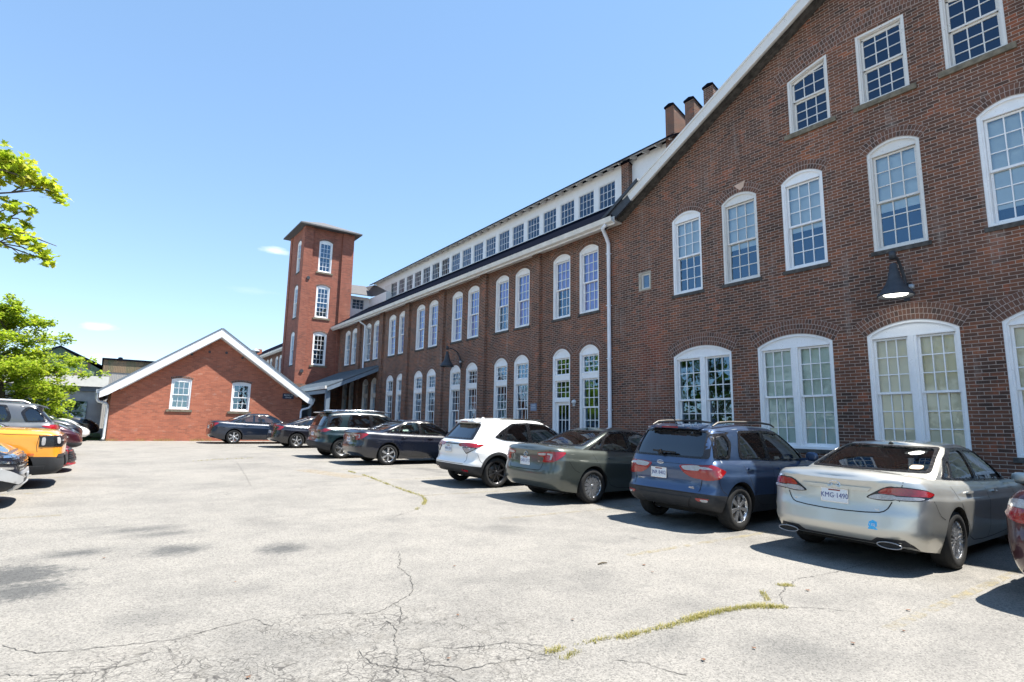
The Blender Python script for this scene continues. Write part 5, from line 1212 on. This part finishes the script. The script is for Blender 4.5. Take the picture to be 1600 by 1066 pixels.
tail(b,BV,[('tail_light','red',[(.05,-.30,.985),(.05,-.42,1.01),(.05,-.655,1.02),(.05,-.655,.925),(.05,-.36,.925)],10,.0),
 ('tail_light','trim',[(.05,-.47,.92),(.05,-.655,.92),(.05,-.655,.76),(.05,-.60,.80)],10,.0),('tail_light','clear',[(.05,-.50,.905),(.05,-.645,.905),(.05,-.645,.79),(.05,-.61,.82)],10,.005),
 ('tail_light','red',[(.05,-.665,.925),(.05,-.665,1.02),(.12,-.83,1.01),(.42,-.9,.985),(.25,-.88,.915)],48,.0),
 ('tail_light','trim',[(.05,-.665,.92),(.25,-.88,.91),(.1,-.80,.82),(.05,-.665,.755)],48,.0),('tail_light','clear',[(.05,-.675,.905),(.21,-.87,.90),(.1,-.79,.83),(.05,-.675,.785)],48,.005),
 ('reflector','red',[(.02,-.52,.42),(.02,-.76,.41),(.02,-.72,.36),(.02,-.56,.37)],10,.0)])
plate(t,BV,.12,.86,'HKR 2251'); 
m=MB(); patch(m,BV,[(0,-.30,.965),(0,.30,.965),(0,.30,.99),(0,-.30,.99)],ang=0,off=.002,th=.008); m.build('tailgate_bar',CM['trim'],b)
m=MB(); h=BV.ray_cast(Vector((-5,.12,.99)),Vector((1,0,0)))[0]; m.bar((h.x-.01,.08,.95),(h.x-.01,.085,1.05),.012,.012); m.bar((h.x-.01,.16,.95),(h.x-.01,.155,1.05),.012,.012); m.bar((h.x-.01,.08,.995),(h.x-.01,.16,.995),.012,.012); m.build('emblem',CM['chrome'],t)
m=MB(); ribbon(m,BV,[(0,-.66,1.02),(0,-.65,.62),(0,-.60,.54),(0,.60,.54),(0,.65,.62),(0,.66,1.02)],w=.01,ang=0); m.build('tailgate_gap',M['black_gap'],b)
m=MB(); m.extr([(.42,-.50,1.475),(.40,-.40,1.495),(.40,.40,1.495),(.42,.50,1.475),(.74,.54,1.535),(.74,-.54,1.535)],(0,0,.03)); m.build('spoiler',pt_white,b)
m=MB(); m.box(.39,.41,-.15,.15,1.49,1.505); m.build('brake_light',CM['red'],b)
for s in (-1,1):
    m=MB(); m.tube([(.9,s*.58,1.53),(1.1,s*.58,1.575),(2.2,s*.57,1.59),(2.5,s*.56,1.55)],[.015,.02,.02,.014],8); m.build('roof_rail',CM['trim'],b)
m=MB(); m.extr([(.85,-.01,1.56),(1.02,-.01,1.57),(.93,-.01,1.62)],(0,.02,0)); m.build('aerial',pt_white,t)
for xc in (P['xr'],P['xf']):
    for mr in (False,True):
        m=MB(); r0=P['r']+P['gap']+.002; q=[(xc+rr*math.cos(a),-1,P['r']+rr*math.sin(a)) for rr,a in [(r0,math.pi*k/16) for k in range(17)]+[(r0+.065,math.pi*(16-k)/16) for k in range(17)]]
        patch(m,BV,q,ang=90,off=.0,th=.010,mirror=mr); m.build('arch_cladding',CM['black_plastic'],b)
# ---------------- navy sedan
P=dict(CAM,style='single',spokes=6,seatmat='seat_light',rim=.72,handlemat=None)
t,b,BV,CV,AV=car('sedan','glossy dark navy sedan with six-spoke alloy wheels parked left of the white crossover','car',P,6.62,18.32,pt_navy,GRP); cam_tail(b,BV); plate(t,BV,0,.79,'FTS 6640'); emblem(t,BV,0,.925,.11,.08)
NAVY=t
# ---------------- teal suv
P=sc(SUV,L=4.65,W=1.84,zs=1.035,style='double',spokes=5,r=.36,clad=.34)
t,b,BV,CV,AV=car('suv','dark teal suv with silver roof rails half hidden behind the navy sedan','car',P,6.32,21.25,pt_teal,GRP)
def suv_tail(b,BV,z=1.0,m1='darkred'):
    tail(b,BV,[('tail_light',m1,[(.05,-.34,z-.0),(.05,-.655,z+.03),(.05,-.655,z-.09),(.05,-.40,z-.07)],10,.0),('tail_light',m1,[(.05,-.665,z-.09),(.05,-.665,z+.03),(.14,-.88,z+.03),(.42,-.92,z-.01),(.2,-.9,z-.10)],46,.0)])
suv_tail(b,BV,1.03); plate(t,BV,.0,.86,'JDC 1187')
for s in (-1,1):
    m=MB(); m.tube([(.5,s*.62,1.64),(.7,s*.62,1.70),(1.9,s*.615,1.725),(2.5,s*.60,1.69),(2.7,s*.6,1.64)],[.018,.024,.024,.024,.016],8); m.build('roof_rail',CM['chrome'],b)
m=MB(); m.extr([(.22,-.62,1.60),(.22,.62,1.60),(.55,.62,1.65),(.55,-.62,1.65)],(0,0,.03)); m.build('spoiler',pt_teal,b)
m=MB(); ribbon(m,BV,[(0,-.66,1.07),(0,-.66,.62),(0,-.60,.58),(0,.60,.58),(0,.66,.62),(0,.66,1.07)],w=.01,ang=0); m.build('tailgate_gap',M['black_gap'],b)
# ---------------- black sedan
CIV=sc(SEDAN,L=4.64,W=1.80,zs=.975,style='single',spokes=5,rim=.66)
CIV['cr']=[(0,.32),(.5,.90),(.85,1.35),(1,1.68)]; CIV['rear_win']=[(-.62,1.09),(.62,1.09),(.50,1.345),(-.50,1.345)]; CIV['rear_trim']=[(-.68,1.065),(.68,1.065),(.54,1.365),(-.54,1.365)]
t,b,BV,CV,AV=car('sedan','near-black fastback sedan with bracket-shaped red tail lights, in front of the canopy','car',CIV,6.28,27.45,pt_black,GRP)
tail(b,BV,[('tail_light','red',[(.05,-.46,1.02),(.05,-.655,1.01),(.05,-.655,.93),(.05,-.52,.94)],10,.0),
 ('tail_light','red',[(.05,-.665,.97),(.05,-.665,1.02),(.14,-.82,1.0),(.42,-.89,.93),(.24,-.88,.80),(.08,-.74,.78),(.12,-.82,.86),(.2,-.86,.91),(.1,-.78,.94)],48,.0)])
plate(t,BV,0,.68,'HUP 9023')
# ---------------- deep blue sedan
P=dict(CAM,style='single',spokes=6,rim=.70)
t,b,BV,CV,AV=car('sedan','deep blue sedan standing against the low brick building under its small right window','car',P,4.28,31.02,pt_dblue,GRP); cam_tail(b,BV); plate(t,BV,0,.79,'EWB 7719')
# ---------------- maroon sedan at the right edge
P=sc(SEDAN,L=4.86,W=1.85,zs=1.0,rear=[(0,.10),(.08,.03),(.2,0),(.42,.0),(.5,.03),(.6,.05),(.9,.06),(1,.09)])
t,b,BV,CV,AV=car('sedan','maroon sedan cut off by the right edge of the picture','car',P,7.10,.98,pt_maroon,GRP)
tail(b,BV,[('tail_light','red',[(.05,-.40,.88),(.05,-.655,.89),(.05,-.655,.76),(.05,-.42,.77)],10,.0),('tail_light','clear',[(.05,-.42,.95),(.05,-.655,.98),(.05,-.655,.90),(.05,-.40,.89)],10,.0),
 ('tail_light','red',[(.05,-.665,.76),(.05,-.665,.89),(.14,-.86,.90),(.40,-.9,.90),(.30,-.9,.80),(.12,-.84,.76)],46,.0),('tail_light','clear',[(.05,-.665,.90),(.05,-.665,.98),(.14,-.85,.985),(.40,-.9,.96),(.42,-.9,.91),(.14,-.86,.905)],46,.0)])
plate(t,BV,0,.82,'DLK 5530')
# ------------------------------------------------------------------ cars on the left
G2='cars in the left-hand row'
def head(b,BV,P,z,inner=.42,h=.10,mat='clear',ang=140,back=.45):
    L=P['L']; hw=P['W']/2
    pts=[(L,-inner,z-h*.4),(L,-inner,z+h*.25),(L-.15,-hw*.85,z+h*.55),(L-back,-hw,z+h*.75),(L-back+.1,-hw,z+h*.1),(L-.12,-hw*.86,z-h*.5)]
    tail(b,BV,[('headlight','trim',pts,ang,.0)]); c=[sum(p[i] for p in pts)/len(pts) for i in range(3)]
    tail(b,BV,[('headlight',mat,[tuple(c[i]+(p[i]-c[i])*.78 for i in range(3)) for p in pts],ang,.006)])
def grille(b,BV,P,z0,z1,w0,w1,bars=4,mat='trim',bm='chrome'):
    m=MB(); L=P['L']; patch(m,BV,[(L,-w0,z0),(L,w0,z0),(L,w1,z1),(L,-w1,z1)],ang=180,off=0,th=.004,rnd=1); m.build('grille',CM[mat],b)
    m=MB()
    for k in range(bars):
        z=z0+(z1-z0)*(k+.5)/bars; w=w0+(w1-w0)*(k+.5)/bars-.03; patch(m,BV,[(L,-w,z-.008),(L,w,z-.008),(L,w,z+.008),(L,-w,z+.008)],ang=180,off=.006,th=.008)
    m.build('grille_bars',CM[bm],b)
# navy suv, nearest
P=sc(SUV,L=4.62,W=1.86,zs=1.02,clad=.27,front=[(0,.10),(.12,.0),(.3,0),(.5,.02),(.75,.03),(.9,.09),(1,.24)],style='double',spokes=5,r=.36)
P['zt']=[(0,1.05),(.3,1.08),(1.1,1.07),(2.9,1.03),(3.3,1.05),(3.9,1.02),(4.35,.95),(4.62,.84)]
t,b,BV,CV,AV=car('suv','dark navy suv with a silver lower bumper, cut off by the left edge','car',P,-5.50,12.55,pt_navy,G2)
grille(b,BV,P,.56,.84,.55,.80,5)
for k in range(3):
    tail(b,BV,[('running_light','chrome',[(4.5,-.60-.05*k,.80-.085*k),(4.3,-.90,.83-.085*k),(4.3,-.90,.79-.085*k),(4.5,-.60-.05*k,.77-.085*k)],145,.004)])
m=MB(); L=4.62
both(m,BV,[(L,-.42,.45),(L-.05,-.60,.50),(L-.20,-.86,.62),(L-.45,-.93,.64),(L-.55,-.93,.56),(L-.25,-.88,.46),(L-.05,-.6,.36),(L,-.42,.38)],ang=145,off=.004,th=.02); patch(m,BV,[(L,-.62,.27),(L,.62,.27),(L,.66,.35),(L,-.66,.35)],ang=180,off=.004,th=.02); patch(m,BV,[(L,-.46,.50),(L,.46,.50),(L,.46,.545),(L,-.46,.545)],ang=180,off=.004,th=.02); m.build('skid_plate',CM['silver_part'],b)
# orange boxy suv
P=sc(SUV,L=4.39,W=1.89,zs=1.06,clad=.42,r=.37,n=5.0,Df=.36,flare=.02,front=[(0,.10),(.1,.02),(.25,0),(.5,.03),(.8,.035),(.93,.06),(1,.13)],side=[(0,.93),(.1,.96),(.3,.99),(.5,1.0),(.8,1.0),(.92,.985),(1,.93)])
P['zt']=[(0,1.10),(.3,1.13),(1.0,1.12),(2.8,1.10),(3.2,1.12),(3.9,1.10),(4.25,1.07),(4.39,1.03)]
t,b,BV,CV,AV=car('suv','bright orange boxy suv with black cladding beside the navy suv','car',P,-4.86,15.30,pt_orange,G2)
L=4.39
m=MB(); patch(m,BV,[(L,-.93,.83),(L,.93,.83),(L,.93,1.0),(L,-.93,1.0)],ang=180,off=0,th=.008,rnd=1); both(m,BV,[(L,-.80,.80),(L,-.80,1.01),(L-.40,-.95,1.01),(L-.40,-.95,.80)],ang=140,off=0,th=.008); m.build('grille',CM['trim'],b)
tail(b,BV,[('headlight','clear',[(L-.1,-.86,.86),(L-.1,-.86,.98),(L-.16,-.90,.98),(L-.16,-.90,.86)],150,.012),('headlight','clear',[(L,-.50,.905),(L,-.50,.93),(L,-.80,.93),(L,-.80,.905)],175,.012),('headlight','clear',[(L-.37,-.95,.83),(L-.37,-.95,.98),(L-.31,-.95,.98),(L-.31,-.95,.83)],110,.012),
 ('side_marker','amber',[(L-.62,-.95,.635),(L-.62,-.95,.68),(L-.46,-.95,.68),(L-.46,-.95,.635)],95,.004)])
m=MB(); patch(m,BV,[(L,-.45,.42),(L,.45,.42),(L,.5,.62),(L,-.5,.62)],ang=180,off=.0,th=.03); m.build('bumper_panel',CM['black_plastic'],b)
m=MB(); both(m,BV,[(L-.02,-.50,.66),(L-.02,-.90,.66),(L-.12,-.90,.60),(L-.06,-.55,.60)],ang=160,off=.004,th=.006); both(m,BV,[(L-.30,-.95,.30),(L-.75,-.95,.30),(L-.70,-.95,.44),(L-.28,-.95,.44)],ang=95,off=.004,th=.01); m.build('bumper_trim',CM['black_plastic'],b)
m=MB(); ribbon(m,BV,[(3.05,-1,1.08),(3.5,-1,1.035),(4.05,-1,1.025),(4.3,-1,1.01)],w=.010); ribbon(m,BV,[(L-.42,-1,1.02),(L-.44,-1,.82),(L-.42,-1,.70)],w=.008); m.build('panel_gaps_front',M['black_gap'],b)
# red sedan
P=sc(SEDAN,L=4.86,W=1.84,zs=.99,front=[(0,.06),(.08,.0),(.2,0),(.45,.04),(.7,.08),(.9,.20),(1,.36)],Df=.85)
t,b,BV,CV,AV=car('sedan','low red sedan with a wide black grille just beyond the orange suv','car',P,-5.22,18.25,pt_red,G2)
grille(b,BV,P,.25,.55,.70,.55,7,'trim','black_plastic'); head(b,BV,P,.66,.55,.11,'smoke')
m=MB(); patch(m,BV,[(4.8,-.80,.17),(4.8,.80,.17),(4.8,.78,.23),(4.8,-.78,.23)],ang=180,off=.01,th=.05); m.build('front_splitter',pt_red,b)
# grey suv, nose away
P=sc(SUV,L=4.82,W=1.87,zs=1.02,style='double',spokes=5,r=.36,clad=.27)
P['cr']=[(0,.12),(.5,.34),(.85,.50),(.95,.52),(1,.60)]; P['rear_win']=[(-.60,1.14),(.60,1.14),(.5,1.47),(-.5,1.47)]; P['rw_in']=.75
t,b,BV,CV,AV=car('suv','mid-grey suv facing away, with silver roof rack and spoiler, beyond the red sedan','car',P,-.82,21.1,pt_grey,G2,yaw=math.pi)
suv_tail(b,BV,1.0,'red'); plate(t,BV,0,.84,'GMT 4408')
m=MB(); m.extr([(.36,-.55,1.50),(.36,.55,1.50),(.72,.58,1.59),(.72,-.58,1.59)],(0,0,.03)); m.build('spoiler',pt_grey,b)
for s in (-1,1):
    m=MB(); m.tube([(.75,s*.62,1.60),(.9,s*.62,1.66),(2.3,s*.615,1.70),(2.9,s*.6,1.64)],[.03,.036,.036,.02],8); m.build('roof_rail',CM['silver_part'],b)
# maroon suv
P=sc(SUV,L=4.62,W=1.86,zs=1.03,clad=.27,r=.36,style='double',spokes=5,front=[(0,.10),(.12,.0),(.35,0),(.6,.03),(.8,.08),(.92,.16),(1,.30)])
t,b,BV,CV,AV=car('suv','maroon suv with pale swept headlights, nose towards the aisle','car',P,-4.98,24.0,pt_maroon,G2); head(b,BV,P,.86,.45,.13,'clear'); grille(b,BV,P,.50,.80,.40,.46,4)
P=sc(SUV,L=4.5,W=1.84,zs=1.0,r=.35,clad=-1)
t,b,BV,CV,AV=car('suv','white suv set back between the maroon suv and a black car','car',P,-5.35,27.1,pt_white,G2); head(b,BV,P,.84,.45,.12); grille(b,BV,P,.48,.76,.40,.46,4)
P=sc(SUV,L=4.6,W=1.86,zs=1.02,r=.36,clad=-1)
t,b,BV,CV,AV=car('suv','black suv beyond the white suv in the far left row','car',P,-5.08,30.1,pt_black,G2); head(b,BV,P,.85,.45,.12); grille(b,BV,P,.48,.76,.40,.46,4)
P=sc(SEDAN,L=4.8,W=1.84,dz=.03)
t,b,BV,CV,AV=car('sedan','silver-white car with its nose beside the black suv, far left row','car',P,-5.05,33.1,pt_white,G2); head(b,BV,P,.70,.5,.12)
P=sc(SUV,L=4.7,W=1.88,zs=1.02,r=.36,clad=.27)
t,b,BV,CV,AV=car('suv','dark blue suv farthest away in the left row, near the downspout of the low building','car',P,-4.62,36.3,pt_navy,G2); head(b,BV,P,.85,.45,.13); grille(b,BV,P,.48,.76,.40,.46,4)
# ================================================================== wall lamps, signs
def wall_lamp(X,Y,Z,reach,label,lit):
    t=thing('wall_lamp',label,'lamp',(X,Y,Z),0,'bell-shaped barn lamps on the brick wall')
    # local x: away from wall is -x ; z measured from the foot of the bracket
    a=MB(); pts=[]
    for k in range(15):
        u=k/14; pts.append((-reach*math.sin(u*math.pi/2)**1.0,0,.0+.72*(1-math.cos(u*math.pi/2)) if False else .72*math.sin(u*math.pi/2)**.8*(1-.0*u)))
    pts=[(-.02,0,-.05),(-.03,0,.18),(-.10,0,.38),(-.22,0,.55),(-reach*.62,0,.66),(-reach*.85,0,.68),(-reach,0,.66)]
    a.tube(pts,[.045,.035,.03,.028,.026,.026,.026],10); a.box(-.02,0,-.05,.05,-.16,.2); a.lathe([(0,.60),(.06,.60),(.06,.75),(.0,.78)],14,c=(-reach,0,0)); a.build('bracket_arm',M['iron'],t)
    s=MB(); s.lathe([(.05,.63),(.065,.60),(.075,.50),(.10,.42),(.11,.34),(.16,.22),(.24,.10),(.31,.0),(.315,-.03),(.30,-.03),(.295,.0),(.22,.10),(.15,.21),(.09,.34),(.0,.40)],32,c=(-reach,0,-.12)); s.build('lamp_shade',M['iron'],t)
    e=MB(); e.lathe([(0,.0),(.20,.0),(.215,.03),(.20,.08),(0,.10)],24,c=(-reach,0,-.12))
    if lit:
        m=NT('lit_lamp_lens'); m.base((.9,.9,.8),.3); m.set(m.b.inputs['Emission Color'],(1,.98,.86)); m.b.inputs['Emission Strength'].default_value=2.2
        e.build('lamp_lens',m.mat,t)
    else: e.build('lamp_lens',plain('unlit_lens',(.35,.36,.36),.3),t)
    p=MB(); p.lathe([(0,0),(.05,0),(.05,.09),(0,.09)],12,c=(-.09,-.12,.05)); p.build('photocell',M['zinc'],t)
    return t
wall_lamp(12.895,4.42,4.42,.55,'dark bell-shaped lamp, lit, over the cream-blind window on the gabled wall',True)
wall_lamp(12.875,21.85,4.36,.70,'dark bell-shaped lamp on a curved arm, unlit, high on the long wing',False)
def sign(name,label,X,Y,Z,w,h,mat,lines=(),tm=None,rz=-math.pi/2,cat='sign'):
    t=thing(name,label,cat,(X,Y,Z),rz)
    m=MB(); m.box(-w/2,w/2,-.03,-.004,-h/2,h/2); m.build('sign_board',mat,t)
    for s,sz,dz in lines: text(s,sz,t,tm,(0,-.032,dz),(math.pi/2,0,0),'sign_lettering')
    return t
wp=plain('sign_white',(.6,.63,.66),.4); nb=plain('sign_navy',(.012,.02,.05),.4); gp=plain('sign_slate',(.20,.24,.33),.45); bp=plain('sign_blue',(.03,.12,.45),.4)
s=sign('parking_sign','tall narrow white parking sign with a blue symbol between two windows of the long wing',12.9,23.68,2.08,.30,.48,wp)
k=MB(); k.box(-.10,.10,-.0335,-.031,-.10,.08); k.build('sign_panel',bp,s); text('P',.16,s,wp,(0,-.0345,-.01),(math.pi/2,0,0),'sign_lettering')
s=sign('wall_plaque','small slate-blue plaque on the brick pier left of the white door',12.78,16.38,2.36,.34,.26,gp,(('OFFICE',.06,.06),('ENTRANCE',.05,-.02)),wp)
s=sign('building_sign','small navy sign with white lettering on the low brick building near its right corner',8.45,33.1,3.12,.60,.30,nb,(('BLDG 10',.12,.05),('OFFICES',.09,-.08)),wp,rz=0)
t=thing('security_camera','small white dome camera on the brick between the door and its neighbouring window','camera',(12.9,14.33,2.50),-math.pi/2)
m=MB(); m.lathe([(0,-.10),(.05,-.09),(.075,-.05),(.08,-.0)],16,0,'Y'); m.build('dome',plain('dome_white',(.6,.62,.65),.3),t); m=MB(); m.box(-.05,.05,-.03,0,-.14,-.07); m.build('mount',M['zinc'],t)
# ================================================================== trees
def tree(name,label,loc,H,cr,cols,seed,leaf=.09,dens=1.0,trunk=.16,low=.25,nb=34,group=None,shape=(1,1,1),lobes=None,bark=(.10,.08,.065)):
    rnd=random.Random(seed); t=thing(name,label,'tree',loc,0,group)
    bk=plain('bark',bark,.95,.35,12); tr=MB(); br=[]
    top=H*.86
    path=[(0,0,-.1)]+[(rnd.uniform(-.12,.12)*k,rnd.uniform(-.12,.12)*k,top*k/6) for k in range(1,7)]
    tr.tube(path,[trunk*1.25]+[trunk*(1-k/7.2) for k in range(1,7)],10)
    anchors=[]
    for i in range(nb):
        u=low+(1-low)*(i+.5)/nb; z=H*u*.92; a=i*2.4+rnd.uniform(-.4,.4)
        prof=math.sin(min(1,(u-low)/(1-low)*.94+.12)*math.pi)**.5*(1.08-.35*(u-low)/(1-low))
        R_=cr*prof*rnd.uniform(.72,1.12)
        k=min(6,int(u*6)); base=Vector(path[k]).lerp(Vector(path[min(6,k+1)]),.4); base.z=z*.86
        tip=Vector((math.cos(a)*R_*shape[0],math.sin(a)*R_*shape[1],z+rnd.uniform(-.3,.55)))
        mid=base.lerp(tip,.5)+Vector((0,0,rnd.uniform(.1,.4)))
        tr.tube([base,mid,tip],[trunk*.32*(1.1-u),trunk*.18*(1.1-u)+.006,.006],6); br.append((base,mid,tip))
    tr.build('trunk',bk,t)
    lf=MB()
    def leaf_at(p,s):
        n=Vector((rnd.gauss(0,.55),rnd.gauss(0,.55),1)).normalized(); a=n.orthogonal().normalized(); b=n.cross(a); th=rnd.uniform(0,6.28); A=a*math.cos(th)+b*math.sin(th); B=n.cross(A)
        lf.add([p-A*s*.5,p+B*s*.42-A*s*.05+n*s*.06,p+A*s*.55,p-B*s*.42-A*s*.05+n*s*.06],[(0,1,2,3)])
    for (b,mid,tip) in br:
        L=(tip-b).length; nc=max(3,int(L*5.2*dens))
        for c in range(nc):
            u=.28+.76*(c+rnd.random())/nc; p=b.lerp(mid,min(1,u*2)) if u<.5 else mid.lerp(tip,(u-.5)*2)
            cc=p+Vector((rnd.gauss(0,.22*L*.35+.08),rnd.gauss(0,.22*L*.35+.08),rnd.gauss(0,.13)))
            rr=rnd.uniform(.20,.42)*(.7+.3*L/cr)
            for _ in range(int(rnd.uniform(26,46)*dens)):
                v=Vector((rnd.gauss(0,1),rnd.gauss(0,1),rnd.gauss(0,.55))).normalized()*rr*rnd.random()**.45
                leaf_at(cc+v,leaf*rnd.uniform(.7,1.25))
    lf.build('crown',leafmat(name+'_leaves',cols,.55,.9),t); return t
maple=[(.13,.19,.022),(.21,.29,.03),(.30,.38,.04),(.40,.45,.05),(.48,.40,.07)]
tree('maple_tree','bright green maple with yellowing tips behind the left row of cars',(-3.85,34.6,gz(34.6)),6.7,3.3,maple,11,leaf=.125,dens=1.35,nb=50,low=.13,shape=(1.05,.9,1))
tree('maple_tree','taller green maple mostly hidden beyond the left picture edge',(-8.2,33.0,gz(33)),9.5,3.3,maple,12,leaf=.17,dens=.9,nb=40,low=.12)
green=[(.03,.06,.012),(.06,.11,.018),(.10,.16,.025),(.15,.20,.03)]  # unseen trees, added so the windows have foliage to mirror
for i,(x,y,h,c) in enumerate(((-12.5,27,9,4.0),(-12.5,19,9,3.8),(-14,10,8,3.8),(-14,44,10,4.3),(-16,0,10,4.2))):
    tree('reflection_tree',('broad green tree added beyond the left picture edge, mirrored in the plain twin window','broad green tree added beyond the left picture edge, mirrored in the green-blind window','rounded green tree added beyond the left edge, mirrored in the cream-blind window','large green tree added past the left edge, mirrored beside the white door','tall green tree added past the left edge, farthest from the low building')[i],(x,y,gz(y)),h,c,green,20+i,leaf=.34,dens=.5,nb=34,low=.08)
# near maple: one limb reaches into the view
def near_maple():
    rnd=random.Random(4); t=thing('maple_tree','near maple whose leafy limb reaches in from the left picture edge','tree',(-3.9,8.2,gz(8.2)))
    bk=plain('grey_brown_bark',(.09,.075,.06),.95,.35,15); tr=MB(); tr.tube([(0,0,-.1),(.05,0,1.5),(.0,.1,3.0),(-.1,.1,5),(-.1,.2,7.2)],[.2,.16,.14,.09,.03],12)
    limbs=[[(0,0,2.4),(1.0,.4,3.1),(2.0,.7,3.9),(2.75,.8,4.2),(3.05,.85,4.33)],[(2.0,.7,3.9),(2.6,.6,4.40),(3.0,.7,4.38)],[(1.0,.4,3.1),(1.9,.6,3.35),(2.7,.8,3.55),(3.15,.8,3.42)],[(1.9,.6,3.35),(2.6,.7,3.78),(3.25,.8,3.62)],[(1.0,.4,3.1),(2.0,.9,3.6),(2.75,.9,3.9)]]
    for l in limbs: tr.tube(l,[.028-.024*k/(len(l)-1) for k in range(len(l))],7)
    lf=MB()
    star=[(0,-.10),(.10,-.06),(.34,-.12),(.26,.04),(.50,.18),(.30,.22),(.28,.34),(.14,.26),(.0,.56)]; star=star+[(-x,y) for x,y in star[-2:0:-1]]
    def mleaf(p,s):
        n=Vector((rnd.gauss(0,.5),rnd.gauss(-.15,.5),.75)).normalized(); a=n.orthogonal().normalized(); b=n.cross(a); th=rnd.uniform(0,6.28); A=a*math.cos(th)+b*math.sin(th); B=n.cross(A)
        lf.add([p+A*x*s+B*(y-.1)*s+n*s*(.12*abs(x)) for x,y in star]+[p+n*s*.02],[(i,(i+1)%16,16) for i in range(16)])
    # leaf sprays inside the view
    sprays=[(.06,.0,.24,.16,70),(.12,.02,.0,0,0)]
    # (x offset from tree, y, z, spread, count)
    S=[(2.62,.8,4.58,.17,110),(2.80,.8,4.54,.16,110),(2.96,.85,4.43,.14,95),(3.10,.85,4.36,.12,55),(3.22,.85,4.26,.08,30),(2.62,.8,4.36,.14,60),(2.78,.8,4.40,.13,45),
       (2.55,.8,4.10,.15,45),(2.78,.8,4.02,.12,35),(2.93,.85,4.02,.08,22),(2.60,.8,3.84,.12,35),(2.72,.8,3.72,.13,50),(2.88,.8,3.66,.13,60),(3.02,.8,3.58,.12,50),(3.14,.8,3.47,.09,35),(2.95,.8,3.42,.08,28),(3.20,.8,3.38,.05,12),(2.66,.8,3.52,.09,16),(2.92,.85,3.86,.05,12),
       (2.3,.8,4.55,.2,70),(2.2,.7,4.4,.25,60),(2.0,.7,3.6,.3,70),(1.4,.3,4.2,.4,80),(.8,.2,5.2,.6,150),(-.3,.4,5.8,.8,260),(-.8,-.6,4.9,.8,200),(.5,-.9,4.8,.7,160),(-.2,.2,6.9,.7,200),(1.0,1.4,5.2,.6,120)]
    for x,y,z,r,n in S:
        for _ in range(int(n*1.35)):
            v=Vector((rnd.gauss(0,.5),rnd.gauss(0,.7),rnd.gauss(0,.38)))*r; mleaf(Vector((x,y,z))+v,rnd.uniform(.085,.14))
    # twigs to the sprays
    for x,y,z,r,n in S[:19]:
        base=min([Vector(p) for l in limbs for p in l],key=lambda q:(q-Vector((x-.25,y,z))).length); tr.tube([base,(Vector((x,y,z))+base)/2+Vector((0,0,.03)),(x,y,z)],[.010,.007,.003],5)
    tr.build('trunk',bk,t); lf.build('crown',leafmat('near_maple_leaves',[(.16,.23,.02),(.26,.34,.03),(.38,.44,.04),(.50,.50,.06),(.52,.38,.08)],.6,3),t)
near_maple()
